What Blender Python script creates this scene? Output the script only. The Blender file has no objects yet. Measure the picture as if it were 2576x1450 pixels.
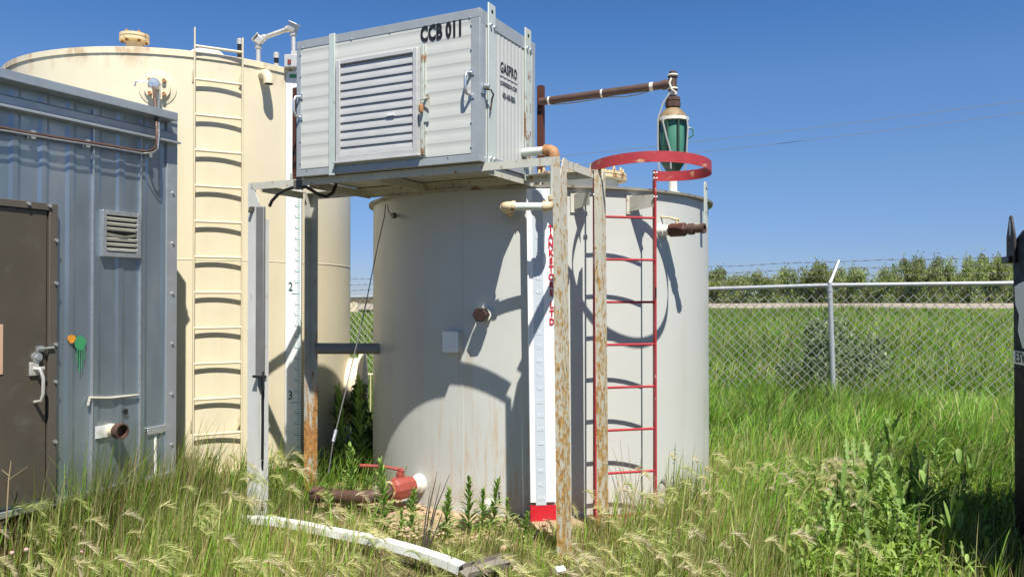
import bpy, math, random
import numpy as np
from mathutils import Vector, Matrix

random.seed(7)
rng = np.random.default_rng(7)
R = math.radians
SC = bpy.context.scene
COL = SC.collection

# ------------------------------------------------------------------ camera, sky, sun
EYE = Vector((0.0, 0.0, 1.61))
FPX, CU, CV = 2020.0, 1288.0, 725.0
PITCH = math.atan(22 / FPX)
cd = bpy.data.cameras.new('camera')
cam = bpy.data.objects.new('camera', cd)
COL.objects.link(cam)
cam.location = EYE
cam.rotation_euler = (R(90) + PITCH, 0, 0)
cd.sensor_width = 36.0
cd.lens = FPX / 2576 * 36
cd.clip_end = 6000
cd.clip_start = 0.05
SC.camera = cam

SUN_DIR = Vector((0.187, -0.60, 1.0)).normalized()      # towards the sun
sun_el = math.asin(SUN_DIR.z)
sun_rot = math.atan2(SUN_DIR.x, SUN_DIR.y)
w = bpy.data.worlds.new('World')
SC.world = w
w.use_nodes = True
nt = w.node_tree
bg = nt.nodes['Background']
sky = nt.nodes.new('ShaderNodeTexSky')
sky.sky_type = 'NISHITA'
sky.sun_disc = False
sky.sun_elevation = sun_el
sky.sun_rotation = sun_rot
sky.altitude = 900
sky.air_density = 1.0
sky.dust_density = 0.0
sky.ozone_density = 1.5
hs = nt.nodes.new('ShaderNodeHueSaturation')
hs.inputs['Saturation'].default_value = 1.12
nt.links.new(sky.outputs[0], hs.inputs['Color'])
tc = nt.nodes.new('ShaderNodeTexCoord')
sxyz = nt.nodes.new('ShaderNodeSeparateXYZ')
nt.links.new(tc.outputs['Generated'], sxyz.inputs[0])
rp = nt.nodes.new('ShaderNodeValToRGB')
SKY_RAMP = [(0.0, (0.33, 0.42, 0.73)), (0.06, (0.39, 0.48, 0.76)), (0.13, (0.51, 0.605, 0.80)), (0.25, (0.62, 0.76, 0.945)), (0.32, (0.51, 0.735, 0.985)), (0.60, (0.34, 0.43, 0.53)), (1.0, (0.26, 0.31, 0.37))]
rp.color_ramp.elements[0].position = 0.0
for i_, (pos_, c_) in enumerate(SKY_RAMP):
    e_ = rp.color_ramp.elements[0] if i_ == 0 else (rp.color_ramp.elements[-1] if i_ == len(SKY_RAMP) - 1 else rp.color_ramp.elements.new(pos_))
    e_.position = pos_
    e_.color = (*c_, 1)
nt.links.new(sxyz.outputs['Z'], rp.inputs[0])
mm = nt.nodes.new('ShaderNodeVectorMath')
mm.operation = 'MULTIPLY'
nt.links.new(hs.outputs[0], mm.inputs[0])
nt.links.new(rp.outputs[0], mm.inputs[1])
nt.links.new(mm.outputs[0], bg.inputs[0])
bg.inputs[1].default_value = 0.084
sl = bpy.data.lights.new('sun', 'SUN')
sun = bpy.data.objects.new('sun', sl)
COL.objects.link(sun)
sl.energy = 5.0
sl.angle = R(0.5)
sl.color = (1.0, 0.96, 0.88)
sun.rotation_euler = SUN_DIR.to_track_quat('Z', 'Y').to_euler()
sun.location = (0, 0, 30)
SC.view_settings.view_transform = 'Standard'
SC.view_settings.look = 'None'
SC.view_settings.exposure = 0.62
SC.view_settings.gamma = 1.0
SC.cycles.max_bounces = 6
SC.cycles.transparent_max_bounces = 8
SC.cycles.use_denoising = True

# ------------------------------------------------------------------ finding places
def ray(u, v):
    xc, yc = (u - CU) / FPX, (CV - v) / FPX
    c, s = math.cos(PITCH), math.sin(PITCH)
    return Vector((xc, c - yc * s, s + yc * c))

def hit(u, v, P, N):
    d = ray(u, v)
    return EYE + d * ((P - EYE).dot(N) / d.dot(N))

def at(u, v, Y):
    d = ray(u, v)
    return EYE + d * (Y / d.y)

def gp(u, v, z=-0.03):
    return hit(u, v, Vector((0, 0, z)), Vector((0, 0, 1)))

def cyl_hit(u, v, c, rad):
    d = ray(u, v)
    a = d.x * d.x + d.y * d.y
    ox, oy = EYE.x - c[0], EYE.y - c[1]
    b = 2 * (ox * d.x + oy * d.y)
    q = ox * ox + oy * oy - rad * rad
    t = (-b - math.sqrt(max(0, b * b - 4 * a * q))) / (2 * a)
    p = EYE + d * t
    return p, Vector((p.x - c[0], p.y - c[1], 0)).normalized()

def frame(origin, yaw):
    return Matrix.Translation(Vector(origin)) @ Matrix.Rotation(yaw, 4, 'Z')

def aim(p, d, roll_ref=Vector((0, 0, 1))):
    """matrix with local +Z along d, placed at p"""
    z = Vector(d).normalized()
    x = roll_ref.cross(z)
    if x.length < 1e-4:
        x = Vector((1, 0, 0))
    x.normalize()
    y = z.cross(x)
    m = Matrix((x, y, z)).transposed().to_4x4()
    m.translation = Vector(p)
    return m

# ------------------------------------------------------------------ materials
def nodes_of(name):
    m = bpy.data.materials.new(name)
    m.use_nodes = True
    t = m.node_tree
    return m, t, t.nodes['Principled BSDF']

def nnoise(t, scale, detail=4, stretch=(1, 1, 1), rough=0.55, coord='Object', dist=0):
    tc = t.nodes.new('ShaderNodeTexCoord')
    mp = t.nodes.new('ShaderNodeMapping')
    mp.inputs['Scale'].default_value = stretch
    n = t.nodes.new('ShaderNodeTexNoise')
    n.inputs['Scale'].default_value = scale
    n.inputs['Detail'].default_value = detail
    n.inputs['Roughness'].default_value = rough
    n.inputs['Distortion'].default_value = dist
    t.links.new(tc.outputs[coord], mp.inputs[0])
    t.links.new(mp.outputs[0], n.inputs[0])
    return n.outputs['Fac']

def nramp(t, fac, a, b, va=0.0, vb=1.0):
    r = t.nodes.new('ShaderNodeMapRange')
    r.inputs['From Min'].default_value = a
    r.inputs['From Max'].default_value = b
    r.inputs['To Min'].default_value = va
    r.inputs['To Max'].default_value = vb
    r.clamp = True
    t.links.new(fac, r.inputs['Value'])
    return r.outputs['Result']

def nmath(t, op, a, b):
    m = t.nodes.new('ShaderNodeMath')
    m.operation = op
    for i, q in enumerate((a, b)):
        if isinstance(q, (int, float)):
            m.inputs[i].default_value = q
        else:
            t.links.new(q, m.inputs[i])
    return m.outputs[0]

def nmix(t, fac, a, b, mode='MIX'):
    m = t.nodes.new('ShaderNodeMix')
    m.data_type = 'RGBA'
    m.blend_type = mode
    for key, q in ((0, fac), (6, a), (7, b)):
        if isinstance(q, (int, float)):
            m.inputs[key].default_value = q
        elif isinstance(q, tuple):
            m.inputs[key].default_value = (*q, 1) if len(q) == 3 else q
        else:
            t.links.new(q, m.inputs[key])
    return m.outputs[2]

RUST = (0.33, 0.15, 0.045)
MATS = {}
def mat(name, col, rough=0.5, metal=0.0, var=0.10, vscale=5, vstretch=(1, 1, 1), col2=None, c2_thr=(0.5, 0.62), c2_scale=9, c2_stretch=(1, 1, 1),
        rust=0.0, rscale=11, rstretch=(1, 1, 0.45), rcol=RUST, bump=0.0, bscale=90, rvar=0.1, extra=None, spec=0.5, z_rust=None):
    m, t, b = nodes_of(name)
    n = nnoise(t, vscale, 5, vstretch)
    k = nramp(t, n, 0.25, 0.75, 1 - var, 1 + var)
    c = nmix(t, 1.0, (*col,), (1, 1, 1))
    vm = t.nodes.new('ShaderNodeVectorMath')
    vm.operation = 'SCALE'
    vm.inputs[0].default_value = col
    t.links.new(k, vm.inputs['Scale'])
    c = vm.outputs[0]
    if col2:
        f = nramp(t, nnoise(t, c2_scale, 6, c2_stretch), c2_thr[0], c2_thr[1])
        c = nmix(t, f, c, col2)
    rr = nramp(t, nnoise(t, vscale * 2.3, 4, vstretch), 0.3, 0.7, max(0.02, rough - rvar), min(1, rough + rvar))
    mt = metal
    if rust > 0:
        f = nnoise(t, rscale, 8, rstretch, 0.68)
        if z_rust:
            tc = t.nodes.new('ShaderNodeTexCoord')
            sx = t.nodes.new('ShaderNodeSeparateXYZ')
            t.links.new(tc.outputs['Object'], sx.inputs[0])
            f = nmath(t, 'ADD', f, nramp(t, sx.outputs['Z'], z_rust[0], z_rust[1], z_rust[2], 0.0))
        thr = 0.74 - 0.34 * rust
        f = nramp(t, f, thr, thr + 0.07)
        rc = nmix(t, nramp(t, nnoise(t, 40, 5), 0.35, 0.65), rcol, tuple(q * 0.42 for q in rcol))
        c = nmix(t, f, c, rc)
        rr = nmath(t, 'MAXIMUM', rr, nmath(t, 'MULTIPLY', f, 0.85))
        if metal > 0:
            mt = nmath(t, 'MULTIPLY', nmath(t, 'SUBTRACT', 1.0, f), metal)
    if extra:
        c = extra(t, c)
    t.links.new(c, b.inputs['Base Color'])
    t.links.new(rr, b.inputs['Roughness'])
    if isinstance(mt, (int, float)):
        b.inputs['Metallic'].default_value = mt
    else:
        t.links.new(mt, b.inputs['Metallic'])
    b.inputs['Specular IOR Level'].default_value = spec
    if bump > 0:
        bp = t.nodes.new('ShaderNodeBump')
        bp.inputs['Strength'].default_value = bump
        bp.inputs['Distance'].default_value = 0.01
        t.links.new(nnoise(t, bscale, 6), bp.inputs['Height'])
        t.links.new(bp.outputs[0], b.inputs['Normal'])
    MATS[name] = m
    return m

def obj_xyz(t):
    tc = t.nodes.new('ShaderNodeTexCoord')
    s = t.nodes.new('ShaderNodeSeparateXYZ')
    t.links.new(tc.outputs['Object'], s.inputs[0])
    return s

def grey_tank_stains(t, c):
    s = obj_xyz(t)
    st = nramp(t, nnoise(t, 1.0, 8, (24, 24, 2.0), 0.75), 0.50, 0.66)
    zz = nmath(t, 'MULTIPLY', nramp(t, s.outputs['Z'], 1.05, 0.55), nramp(t, s.outputs['X'], -1.1, -0.5))
    zz = nmath(t, 'MULTIPLY', zz, nramp(t, s.outputs['X'], 0.05, -0.12))
    f = nmath(t, 'MULTIPLY', st, zz)
    c = nmix(t, nmath(t, 'MULTIPLY', f, 0.75), c, (0.48, 0.28, 0.10))
    st2 = nramp(t, nnoise(t, 1.0, 6, (7, 7, 0.5), 0.6), 0.56, 0.74)
    st2 = nmath(t, 'MULTIPLY', st2, nramp(t, s.outputs['Z'], 2.4, 0.2, 0.15, 0.5))
    c = nmix(t, st2, c, (0.40, 0.36, 0.28))
    sp = nmath(t, 'MULTIPLY', nramp(t, nnoise(t, 9, 8, (1, 1, 1), 0.7), 0.42, 0.62), nramp(t, s.outputs['Z'], 0.22, 0.0))
    c = nmix(t, nmath(t, 'MULTIPLY', sp, 0.7), c, (0.30, 0.22, 0.13))
    fd = nramp(t, nnoise(t, 0.9, 5, (1, 1, 0.6)), 0.35, 0.68)
    c = nmix(t, nmath(t, 'MULTIPLY', fd, 0.22), c, (0.62, 0.62, 0.58))
    # runs below the junction box
    f3 = nramp(t, nnoise(t, 1.0, 5, (26, 26, 0.6), 0.6), 0.46, 0.62)
    bx = nmath(t, 'MULTIPLY', nramp(t, s.outputs['X'], -0.70, -0.66), nramp(t, s.outputs['X'], -0.545, -0.575))
    bx = nmath(t, 'MULTIPLY', bx, nramp(t, s.outputs['Y'], -0.8, -0.9))
    bz = nmath(t, 'MULTIPLY', nramp(t, s.outputs['Z'], 0.75, 1.15), nramp(t, s.outputs['Z'], 1.22, 1.20))
    c = nmix(t, nmath(t, 'MULTIPLY', nmath(t, 'MULTIPLY', f3, bx), nmath(t, 'MULTIPLY', bz, 0.8)), c, (0.42, 0.30, 0.13))
    return c

def cream_tank_stains(t, c):
    s = obj_xyz(t)
    st = nramp(t, nnoise(t, 1.0, 6, (6, 6, 0.45), 0.6), 0.52, 0.74)
    c = nmix(t, nmath(t, 'MULTIPLY', st, 0.22), c, (0.52, 0.42, 0.25))
    f = nmath(t, 'MULTIPLY', nramp(t, nnoise(t, 5.0, 7, (1, 1, 0.5), 0.65), 0.52, 0.62), nramp(t, s.outputs['Z'], 3.52, 3.70))
    c = nmix(t, nmath(t, 'MULTIPLY', f, 0.6), c, (0.40, 0.20, 0.07))
    return c

mat('cream_paint', (0.69, 0.615, 0.44), 0.42, 0, 0.05, 2.2, bump=0.25, bscale=1.6, extra=cream_tank_stains)
mat('cream_steel', (0.70, 0.61, 0.43), 0.45, 0, 0.06, 8, rust=0.18, rscale=14)
mat('rusty_cream', (0.68, 0.55, 0.34), 0.5, 0, 0.08, 9, rust=0.62, rscale=10)
mat('grey_tank_paint', (0.52, 0.525, 0.49), 0.40, 0, 0.05, 2.0, bump=0.25, bscale=1.7, extra=grey_tank_stains)
mat('grey_steel', (0.48, 0.49, 0.46), 0.5, 0, 0.07, 7, rust=0.32, rscale=13)
mat('rim_rust', (0.36, 0.34, 0.30), 0.7, 0, 0.1, 9, rust=0.62, rscale=7, rstretch=(1, 1, 1), rcol=(0.20, 0.11, 0.06))
mat('stand_steel', (0.55, 0.545, 0.47), 0.5, 0, 0.09, 6, rust=0.50, rscale=26, rstretch=(1, 1, 0.5), rcol=(0.42, 0.22, 0.07))
mat('stand_rusty', (0.54, 0.52, 0.42), 0.5, 0, 0.09, 6, rust=0.62, rscale=44, rstretch=(1, 1, 0.34), rcol=(0.56, 0.33, 0.10), z_rust=(0.1, 2.4, 0.10))
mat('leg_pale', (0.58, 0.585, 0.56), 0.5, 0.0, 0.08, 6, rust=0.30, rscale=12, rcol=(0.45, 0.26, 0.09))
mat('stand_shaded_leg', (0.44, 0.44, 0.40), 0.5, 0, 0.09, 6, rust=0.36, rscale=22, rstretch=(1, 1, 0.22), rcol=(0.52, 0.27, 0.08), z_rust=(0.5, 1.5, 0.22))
mat('stand_plain', (0.45, 0.455, 0.43), 0.5, 0.0, 0.08, 6, rust=0.30, rscale=12, rcol=(0.40, 0.22, 0.08))
mat('box_siding', (0.57, 0.58, 0.54), 0.42, 0, 0.045, 3.0)
mat('box_galv', (0.40, 0.425, 0.43), 0.42, 0.25, 0.09, 7, bump=0.05, bscale=30)
mat('box_pale_bar', (0.54, 0.60, 0.56), 0.45, 0.1, 0.07, 8, rust=0.22, rscale=16)
mat('rusty_bar', (0.50, 0.54, 0.49), 0.5, 0.0, 0.07, 8, rust=0.58, rscale=12, z_rust=(1.05, 0.7, 0.0))
mat('louver_alu', (0.53, 0.53, 0.515), 0.40, 0.10, 0.10, 6, (1, 1, 4), bump=0.03)
mat('shed_galv', (0.325, 0.385, 0.435), 0.36, 0.78, 0.16, 3.5, (1, 1, 0.35), rvar=0.10, bump=0.06, bscale=5,
    col2=(0.45, 0.49, 0.52), c2_thr=(0.54, 0.75), c2_scale=3.2, c2_stretch=(1.2, 1.2, 0.4))
mat('shed_trim', (0.42, 0.455, 0.48), 0.42, 0.55, 0.10, 5, (1, 1, 1), bump=0.05, bscale=12, col2=(0.50, 0.52, 0.53), c2_thr=(0.55, 0.72))
mat('door_brown', (0.083, 0.070, 0.052), 0.40, 0.0, 0.14, 4, (1, 1, 0.6), col2=(0.105, 0.095, 0.075), c2_thr=(0.55, 0.72))
mat('door_frame_brown', (0.10, 0.086, 0.068), 0.45, 0, 0.1, 6)
mat('dark_void', (0.012, 0.012, 0.013), 0.8, 0, 0.05)
mat('zinc', (0.60, 0.62, 0.63), 0.32, 0.75, 0.08, 14)
mat('cast_alu', (0.62, 0.60, 0.56), 0.42, 0.45, 0.10, 12, bump=0.08)
mat('white_board', (0.80, 0.81, 0.80), 0.42, 0, 0.03, 4)
mat('board_blue_strip', (0.50, 0.55, 0.60), 0.5, 0, 0.05, 5)
mat('board_faded_white', (0.62, 0.66, 0.70), 0.5, 0, 0.03, 5)
mat('board_back', (0.40, 0.42, 0.43), 0.5, 0.2, 0.06, 5)
mat('red_paint', (0.40, 0.032, 0.038), 0.42, 0, 0.12, 9, col2=(0.60, 0.33, 0.24), c2_thr=(0.64, 0.72), c2_scale=16)
mat('hoop_red', (0.40, 0.040, 0.045), 0.45, 0, 0.16, 7, col2=(0.62, 0.36, 0.20), c2_thr=(0.60, 0.70), c2_scale=10, c2_stretch=(1, 1, 2.0),
    rust=0.28, rscale=5, rstretch=(1, 1, 1), rcol=(0.17, 0.06, 0.03))
mat('letter_red', (0.52, 0.012, 0.025), 0.5, 0, 0.08, 20)
mat('letter_black', (0.012, 0.014, 0.017), 0.5, 0, 0.05, 20)
mat('letter_grey', (0.10, 0.11, 0.13), 0.55, 0, 0.3, 40)
mat('tick_teal', (0.11, 0.32, 0.32), 0.5, 0, 0.15, 30)
mat('numeral_teal', (0.02, 0.10, 0.11), 0.5, 0, 0.1, 30)
mat('brown_primer', (0.085, 0.026, 0.014), 0.6, 0, 0.18, 6)
mat('brown_pipe', (0.10, 0.055, 0.040), 0.55, 0.1, 0.22, 8, rust=0.25, rscale=16, rcol=(0.22, 0.10, 0.06), bump=0.12)
mat('white_tape', (0.72, 0.69, 0.60), 0.6, 0, 0.08, 12)
mat('vessel_green', (0.06, 0.21, 0.145), 0.4, 0, 0.10, 7)
mat('vessel_cap', (0.24, 0.17, 0.09), 0.6, 0, 0.3, 10, rust=0.55, rscale=9, rcol=(0.16, 0.07, 0.04))
mat('vessel_dark_green', (0.03, 0.075, 0.05), 0.5, 0, 0.2, 9, rust=0.2)
mat('grey_hose', (0.34, 0.35, 0.35), 0.5, 0, 0.06)
mat('black_rubber', (0.014, 0.014, 0.015), 0.45, 0, 0.08)
mat('black_plastic', (0.008, 0.009, 0.010), 0.6, 0, 0.15, 6, bump=0.1, bscale=40, spec=0.22)
mat('dark_plug', (0.030, 0.013, 0.010), 0.6, 0, 0.2, 12)
mat('dark_lug', (0.028, 0.020, 0.019), 0.6, 0, 0.2, 9)
mat('cover_grey', (0.20, 0.20, 0.195), 0.55, 0.2, 0.12, 8, col2=(0.45, 0.40, 0.30), c2_thr=(0.70, 0.73), c2_scale=9)
mat('orange_rust_pipe', (0.40, 0.20, 0.09), 0.7, 0, 0.2, 12, rust=0.55, rscale=16, rcol=(0.30, 0.12, 0.05))
mat('pale_pipe', (0.62, 0.66, 0.60), 0.45, 0, 0.05, 8, rust=0.36, rscale=14, rcol=(0.46, 0.29, 0.10))
mat('valve_red', (0.30, 0.062, 0.045), 0.45, 0, 0.13, 9, rust=0.36, rscale=16, rcol=(0.20, 0.08, 0.05))
mat('white_pipe', (0.74, 0.73, 0.66), 0.45, 0, 0.06, 8, rust=0.2)
mat('fence_galv', (0.50, 0.52, 0.53), 0.42, 0.45, 0.08, 9)
mat('wire_galv', (0.40, 0.41, 0.36), 0.5, 0.35, 0.12, 3)
mat('barb_wire', (0.17, 0.16, 0.155), 0.6, 0.3, 0.1, 5)
mat('power_cable', (0.20, 0.22, 0.26), 0.6, 0, 0.05)
mat('pink_sign', (0.60, 0.38, 0.26), 0.5, 0, 0.06)
mat('orange_paint', (0.72, 0.30, 0.03), 0.5, 0, 0.15, 25)
mat('green_paint', (0.045, 0.28, 0.11), 0.5, 0, 0.12, 25)
mat('caulk', (0.42, 0.40, 0.34), 0.8, 0, 0.15, 20, bump=0.3)
mat('dead_twig', (0.045, 0.037, 0.030), 0.8, 0, 0.25, 20)
mat('dry_straw', (0.36, 0.28, 0.16), 0.8, 0, 0.2, 20)
mat('trim_white', (0.72, 0.74, 0.71), 0.42, 0.1, 0.10, 6, col2=(0.50, 0.49, 0.42), c2_thr=(0.56, 0.70), c2_scale=7)
mat('scrap_grey', (0.22, 0.20, 0.17), 0.6, 0.1, 0.15, 8)
mat('petal_yellow', (0.75, 0.50, 0.02), 0.6, 0, 0.1)
mat('petal_pink', (0.62, 0.36, 0.31), 0.7, 0, 0.1)
mat('bark', (0.10, 0.085, 0.065), 0.9, 0, 0.2, 8)
mat('head_red', (0.20, 0.03, 0.03), 0.5, 0, 0.1)
mat('road_gravel', (0.33, 0.28, 0.22), 0.95, 0, 0.14, 0.9)
mat('sandy_pad', (0.40, 0.285, 0.175), 0.95, 0, 0.16, 3.5, col2=(0.30, 0.22, 0.14), c2_thr=(0.48, 0.66), c2_scale=6, bump=0.7, bscale=28)
mat('stone', (0.42, 0.31, 0.20), 0.9, 0, 0.2, 9, bump=0.3)

def foliage_mat(name, attr=True, col=(0.07, 0.13, 0.03), trans=0.35, rough=0.55, var=0.25):
    m, t, b = nodes_of(name)
    if attr:
        a = t.nodes.new('ShaderNodeAttribute')
        a.attribute_name = 'tint'
        c = a.outputs['Color']
        if name == 'leaf_tint':
            oi = t.nodes.new('ShaderNodeObjectInfo')
            vm = t.nodes.new('ShaderNodeVectorMath')
            vm.operation = 'SCALE'
            t.links.new(c, vm.inputs[0])
            t.links.new(nramp(t, oi.outputs['Random'], 0, 1, 0.86, 1.14), vm.inputs['Scale'])
            c = vm.outputs[0]
    else:
        oi = t.nodes.new('ShaderNodeObjectInfo')
        k = nramp(t, nnoise(t, 7, 3), 0.3, 0.7, 1 - var, 1 + var)
        k = nmath(t, 'MULTIPLY', k, nramp(t, oi.outputs['Random'], 0, 1, 0.85, 1.15))
        vm = t.nodes.new('ShaderNodeVectorMath')
        vm.operation = 'SCALE'
        vm.inputs[0].default_value = col
        t.links.new(k, vm.inputs['Scale'])
        c = vm.outputs[0]
    t.links.new(c, b.inputs['Base Color'])
    b.inputs['Roughness'].default_value = rough
    b.inputs['Specular IOR Level'].default_value = 0.35
    tr = t.nodes.new('ShaderNodeBsdfTranslucent')
    hs = t.nodes.new('ShaderNodeHueSaturation')
    hs.inputs['Saturation'].default_value = 1.1
    hs.inputs['Value'].default_value = 1.35
    t.links.new(c, hs.inputs['Color'])
    t.links.new(hs.outputs[0], tr.inputs['Color'])
    mx = t.nodes.new('ShaderNodeMixShader')
    mx.inputs[0].default_value = trans
    t.links.new(b.outputs[0], mx.inputs[1])
    t.links.new(tr.outputs[0], mx.inputs[2])
    t.links.new(mx.outputs[0], t.nodes['Material Output'].inputs[0])
    MATS[name] = m
    return m

foliage_mat('grass_blade', True, trans=0.38)
foliage_mat('leaf_tint', True, trans=0.30)
foliage_mat('weed_leaf', False, (0.085, 0.155, 0.045), 0.30)
foliage_mat('broad_leaf', False, (0.095, 0.185, 0.050), 0.28, 0.45)
foliage_mat('weed_stem', False, (0.12, 0.13, 0.05), 0.1)

def soil_mat():
    m, t, b = nodes_of('field_soil')
    c = nmix(t, nramp(t, nnoise(t, 1.2, 8), 0.35, 0.65), (0.085, 0.062, 0.036), (0.16, 0.12, 0.065))
    c = nmix(t, nramp(t, nnoise(t, 24, 6), 0.45, 0.65), c, (0.075, 0.080, 0.030))
    t.links.new(c, b.inputs['Base Color'])
    b.inputs['Roughness'].default_value = 1.0
    bp = t.nodes.new('ShaderNodeBump')
    bp.inputs['Strength'].default_value = 0.8
    bp.inputs['Distance'].default_value = 0.02
    t.links.new(nnoise(t, 30, 8), bp.inputs['Height'])
    t.links.new(bp.outputs[0], b.inputs['Normal'])
    MATS['field_soil'] = m
soil_mat()

# ------------------------------------------------------------------ mesh building
class MB:
    def __init__(self):
        self.v, self.f = [], []
    def add(self, vs, fs, M=None):
        o = len(self.v)
        self.v += [(M @ Vector(p)) if M is not None else Vector(p) for p in vs]
        self.f += [tuple(i + o for i in q) for q in fs]
        return self
    def box(self, x0, x1, y0, y1, z0, z1, M=None):
        vs = [(x, y, z) for x in (x0, x1) for y in (y0, y1) for z in (z0, z1)]
        return self.add(vs, [(0, 1, 3, 2), (4, 6, 7, 5), (0, 4, 5, 1), (2, 3, 7, 6), (0, 2, 6, 4), (1, 5, 7, 3)], M)
    def prism(self, poly, d0, d1, M=None):
        """polygon in XZ, extruded along Y"""
        a = sum(poly[i][0] * poly[(i + 1) % len(poly)][1] - poly[(i + 1) % len(poly)][0] * poly[i][1] for i in range(len(poly)))
        if a < 0:
            poly = poly[::-1]
        n = len(poly)
        vs = [(x, d0, z) for x, z in poly] + [(x, d1, z) for x, z in poly]
        fs = [tuple(range(n)), tuple(range(2 * n - 1, n - 1, -1))]
        fs += [(i, i + n, (i + 1) % n + n, (i + 1) % n) for i in range(n)]
        return self.add(vs, fs, M)
    def lathe(self, prof, M=None, seg=32, cap0=False, cap1=False):
        vs, fs = [], []
        for r, z in prof:
            for k in range(seg):
                a = 2 * math.pi * k / seg
                vs.append((r * math.cos(a), r * math.sin(a), z))
        for i in range(len(prof) - 1):
            for k in range(seg):
                k2 = (k + 1) % seg
                fs.append((i * seg + k, i * seg + k2, (i + 1) * seg + k2, (i + 1) * seg + k))
        if cap0:
            fs.append(tuple(range(seg - 1, -1, -1)))
        if cap1:
            o = (len(prof) - 1) * seg
            fs.append(tuple(range(o, o + seg)))
        return self.add(vs, fs, M)
    def cyl(self, p, q, r, seg=16, r2=None, M=None):
        p, q = Vector(p), Vector(q)
        T = aim(p, q - p)
        if M is not None:
            T = M @ T
        return self.lathe([(r, 0), (r if r2 is None else r2, (q - p).length)], T, seg, True, True)
    def tube(self, path, r, seg=8, M=None, closed=False):
        P = [Vector(p) for p in path]
        n = len(P)
        rs = r if isinstance(r, (list, tuple)) else [r] * n
        vs, fs = [], []
        up = None
        for i in range(n):
            if closed:
                d = P[(i + 1) % n] - P[i - 1]
            else:
                d = P[min(i + 1, n - 1)] - P[max(i - 1, 0)]
            d.normalize()
            if up is None:
                up = Vector((0, 0, 1)) if abs(d.z) < 0.9 else Vector((1, 0, 0))
            x = up.cross(d)
            if x.length < 1e-5:
                x = Vector((1, 0, 0)).cross(d)
            x.normalize()
            y = d.cross(x)
            up = y
            for k in range(seg):
                a = 2 * math.pi * k / seg
                vs.append(P[i] + (x * math.cos(a) + y * math.sin(a)) * rs[i])
        for i in range(n if closed else n - 1):
            j = (i + 1) % n
            for k in range(seg):
                k2 = (k + 1) % seg
                fs.append((i * seg + k, i * seg + k2, j * seg + k2, j * seg + k))
        if not closed:
            fs.append(tuple(range(seg - 1, -1, -1)))
            fs.append(tuple(range((n - 1) * seg, n * seg)))
        return self.add(vs, fs, M)
    def angle_bar(self, p, q, d1, d2, a, b, t, M=None):
        """L section from p to q: legs of length a along d1 and b along d2, heel on p-q"""
        p, q, d1, d2 = (Vector(k) for k in (p, q, d1, d2))
        sec = [Vector((0, 0, 0)), d1 * a, d1 * a + d2 * t, d1 * t + d2 * t, d1 * t + d2 * b, d2 * b]
        vs = [p + s for s in sec] + [q + s for s in sec]
        fs = [tuple(range(5, -1, -1)), tuple(range(6, 12))] + [(i, (i + 1) % 6, (i + 1) % 6 + 6, i + 6) for i in range(6)]
        return self.add(vs, fs, M)

def fixn(me):
    import bmesh
    bm = bmesh.new()
    bm.from_mesh(me)
    bmesh.ops.recalc_face_normals(bm, faces=bm.faces)
    bm.to_mesh(me)
    bm.free()

WM = {}
def link_mesh(name, me, m, parent=None, label=None):
    o = bpy.data.objects.new(name, me)
    COL.objects.link(o)
    if m is not None and not me.materials:
        me.materials.append(MATS[m] if isinstance(m, str) else m)
    if parent is not None:
        o.parent = parent
        WM[o.name] = WM.get(parent.name, Matrix())
    else:
        WM[o.name] = Matrix()
    if label:
        o['label'] = label
    return o

def obj(name, mb, m, parent=None, world=False, smooth=35, bevel=0, label=None):
    """one mesh object; world=True: mb is in world space and is taken into the parent's space"""
    me = bpy.data.meshes.new(name)
    vs = mb.v
    if world and parent is not None:
        Mi = WM[parent.name].inverted()
        vs = [Mi @ p for p in vs]
    me.from_pydata([tuple(p) for p in vs], [], mb.f)
    me.validate()
    fixn(me)
    if smooth:
        me.shade_smooth()
        me.set_sharp_from_angle(angle=R(smooth))
    o = link_mesh(name, me, m, parent, label)
    if bevel:
        b = o.modifiers.new('bevel', 'BEVEL')
        b.width = bevel
        b.segments = 2
        b.limit_method = 'ANGLE'
        b.angle_limit = R(50)
        b.harden_normals = False
    return o

def thing(name, label, cat, M=None, group=None):
    M = M or Matrix()
    o = bpy.data.objects.new(name, None)
    o.empty_display_size = 0.1
    COL.objects.link(o)
    o.matrix_world = M
    o['label'] = label
    o['category'] = cat
    if group:
        o['group'] = group
    WM[o.name] = M.copy()
    return o

def sub_empty(name, parent):
    o = bpy.data.objects.new(name, None)
    o.empty_display_size = 0.1
    COL.objects.link(o)
    o.parent = parent
    WM[o.name] = WM[parent.name]
    return o

def tag(o, label, cat, group=None):
    o['label'] = label
    o['category'] = cat
    if group:
        o['group'] = group
    return o

def structure(o):
    o['kind'] = 'structure'
    return o

def stuff(o, label, cat):
    o['kind'] = 'stuff'
    return tag(o, label, cat)

def dup_part(o, parent, T):
    """a copy of one part, moved by T in its parent's space, sharing its mesh"""
    c = o.copy()
    COL.objects.link(c)
    c.parent = parent
    c.matrix_local = T
    WM[c.name] = WM[parent.name]
    return c

def dup_thing(root, M, label, group=None):
    r = root.copy()
    COL.objects.link(r)
    r.matrix_world = M
    r['label'] = label
    if group:
        r['group'] = group
    for ch in list(root.children):
        c = ch.copy()
        COL.objects.link(c)
        c.parent = r
        for g in list(ch.children):
            d = g.copy()
            COL.objects.link(d)
            d.parent = c
    return r

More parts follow.
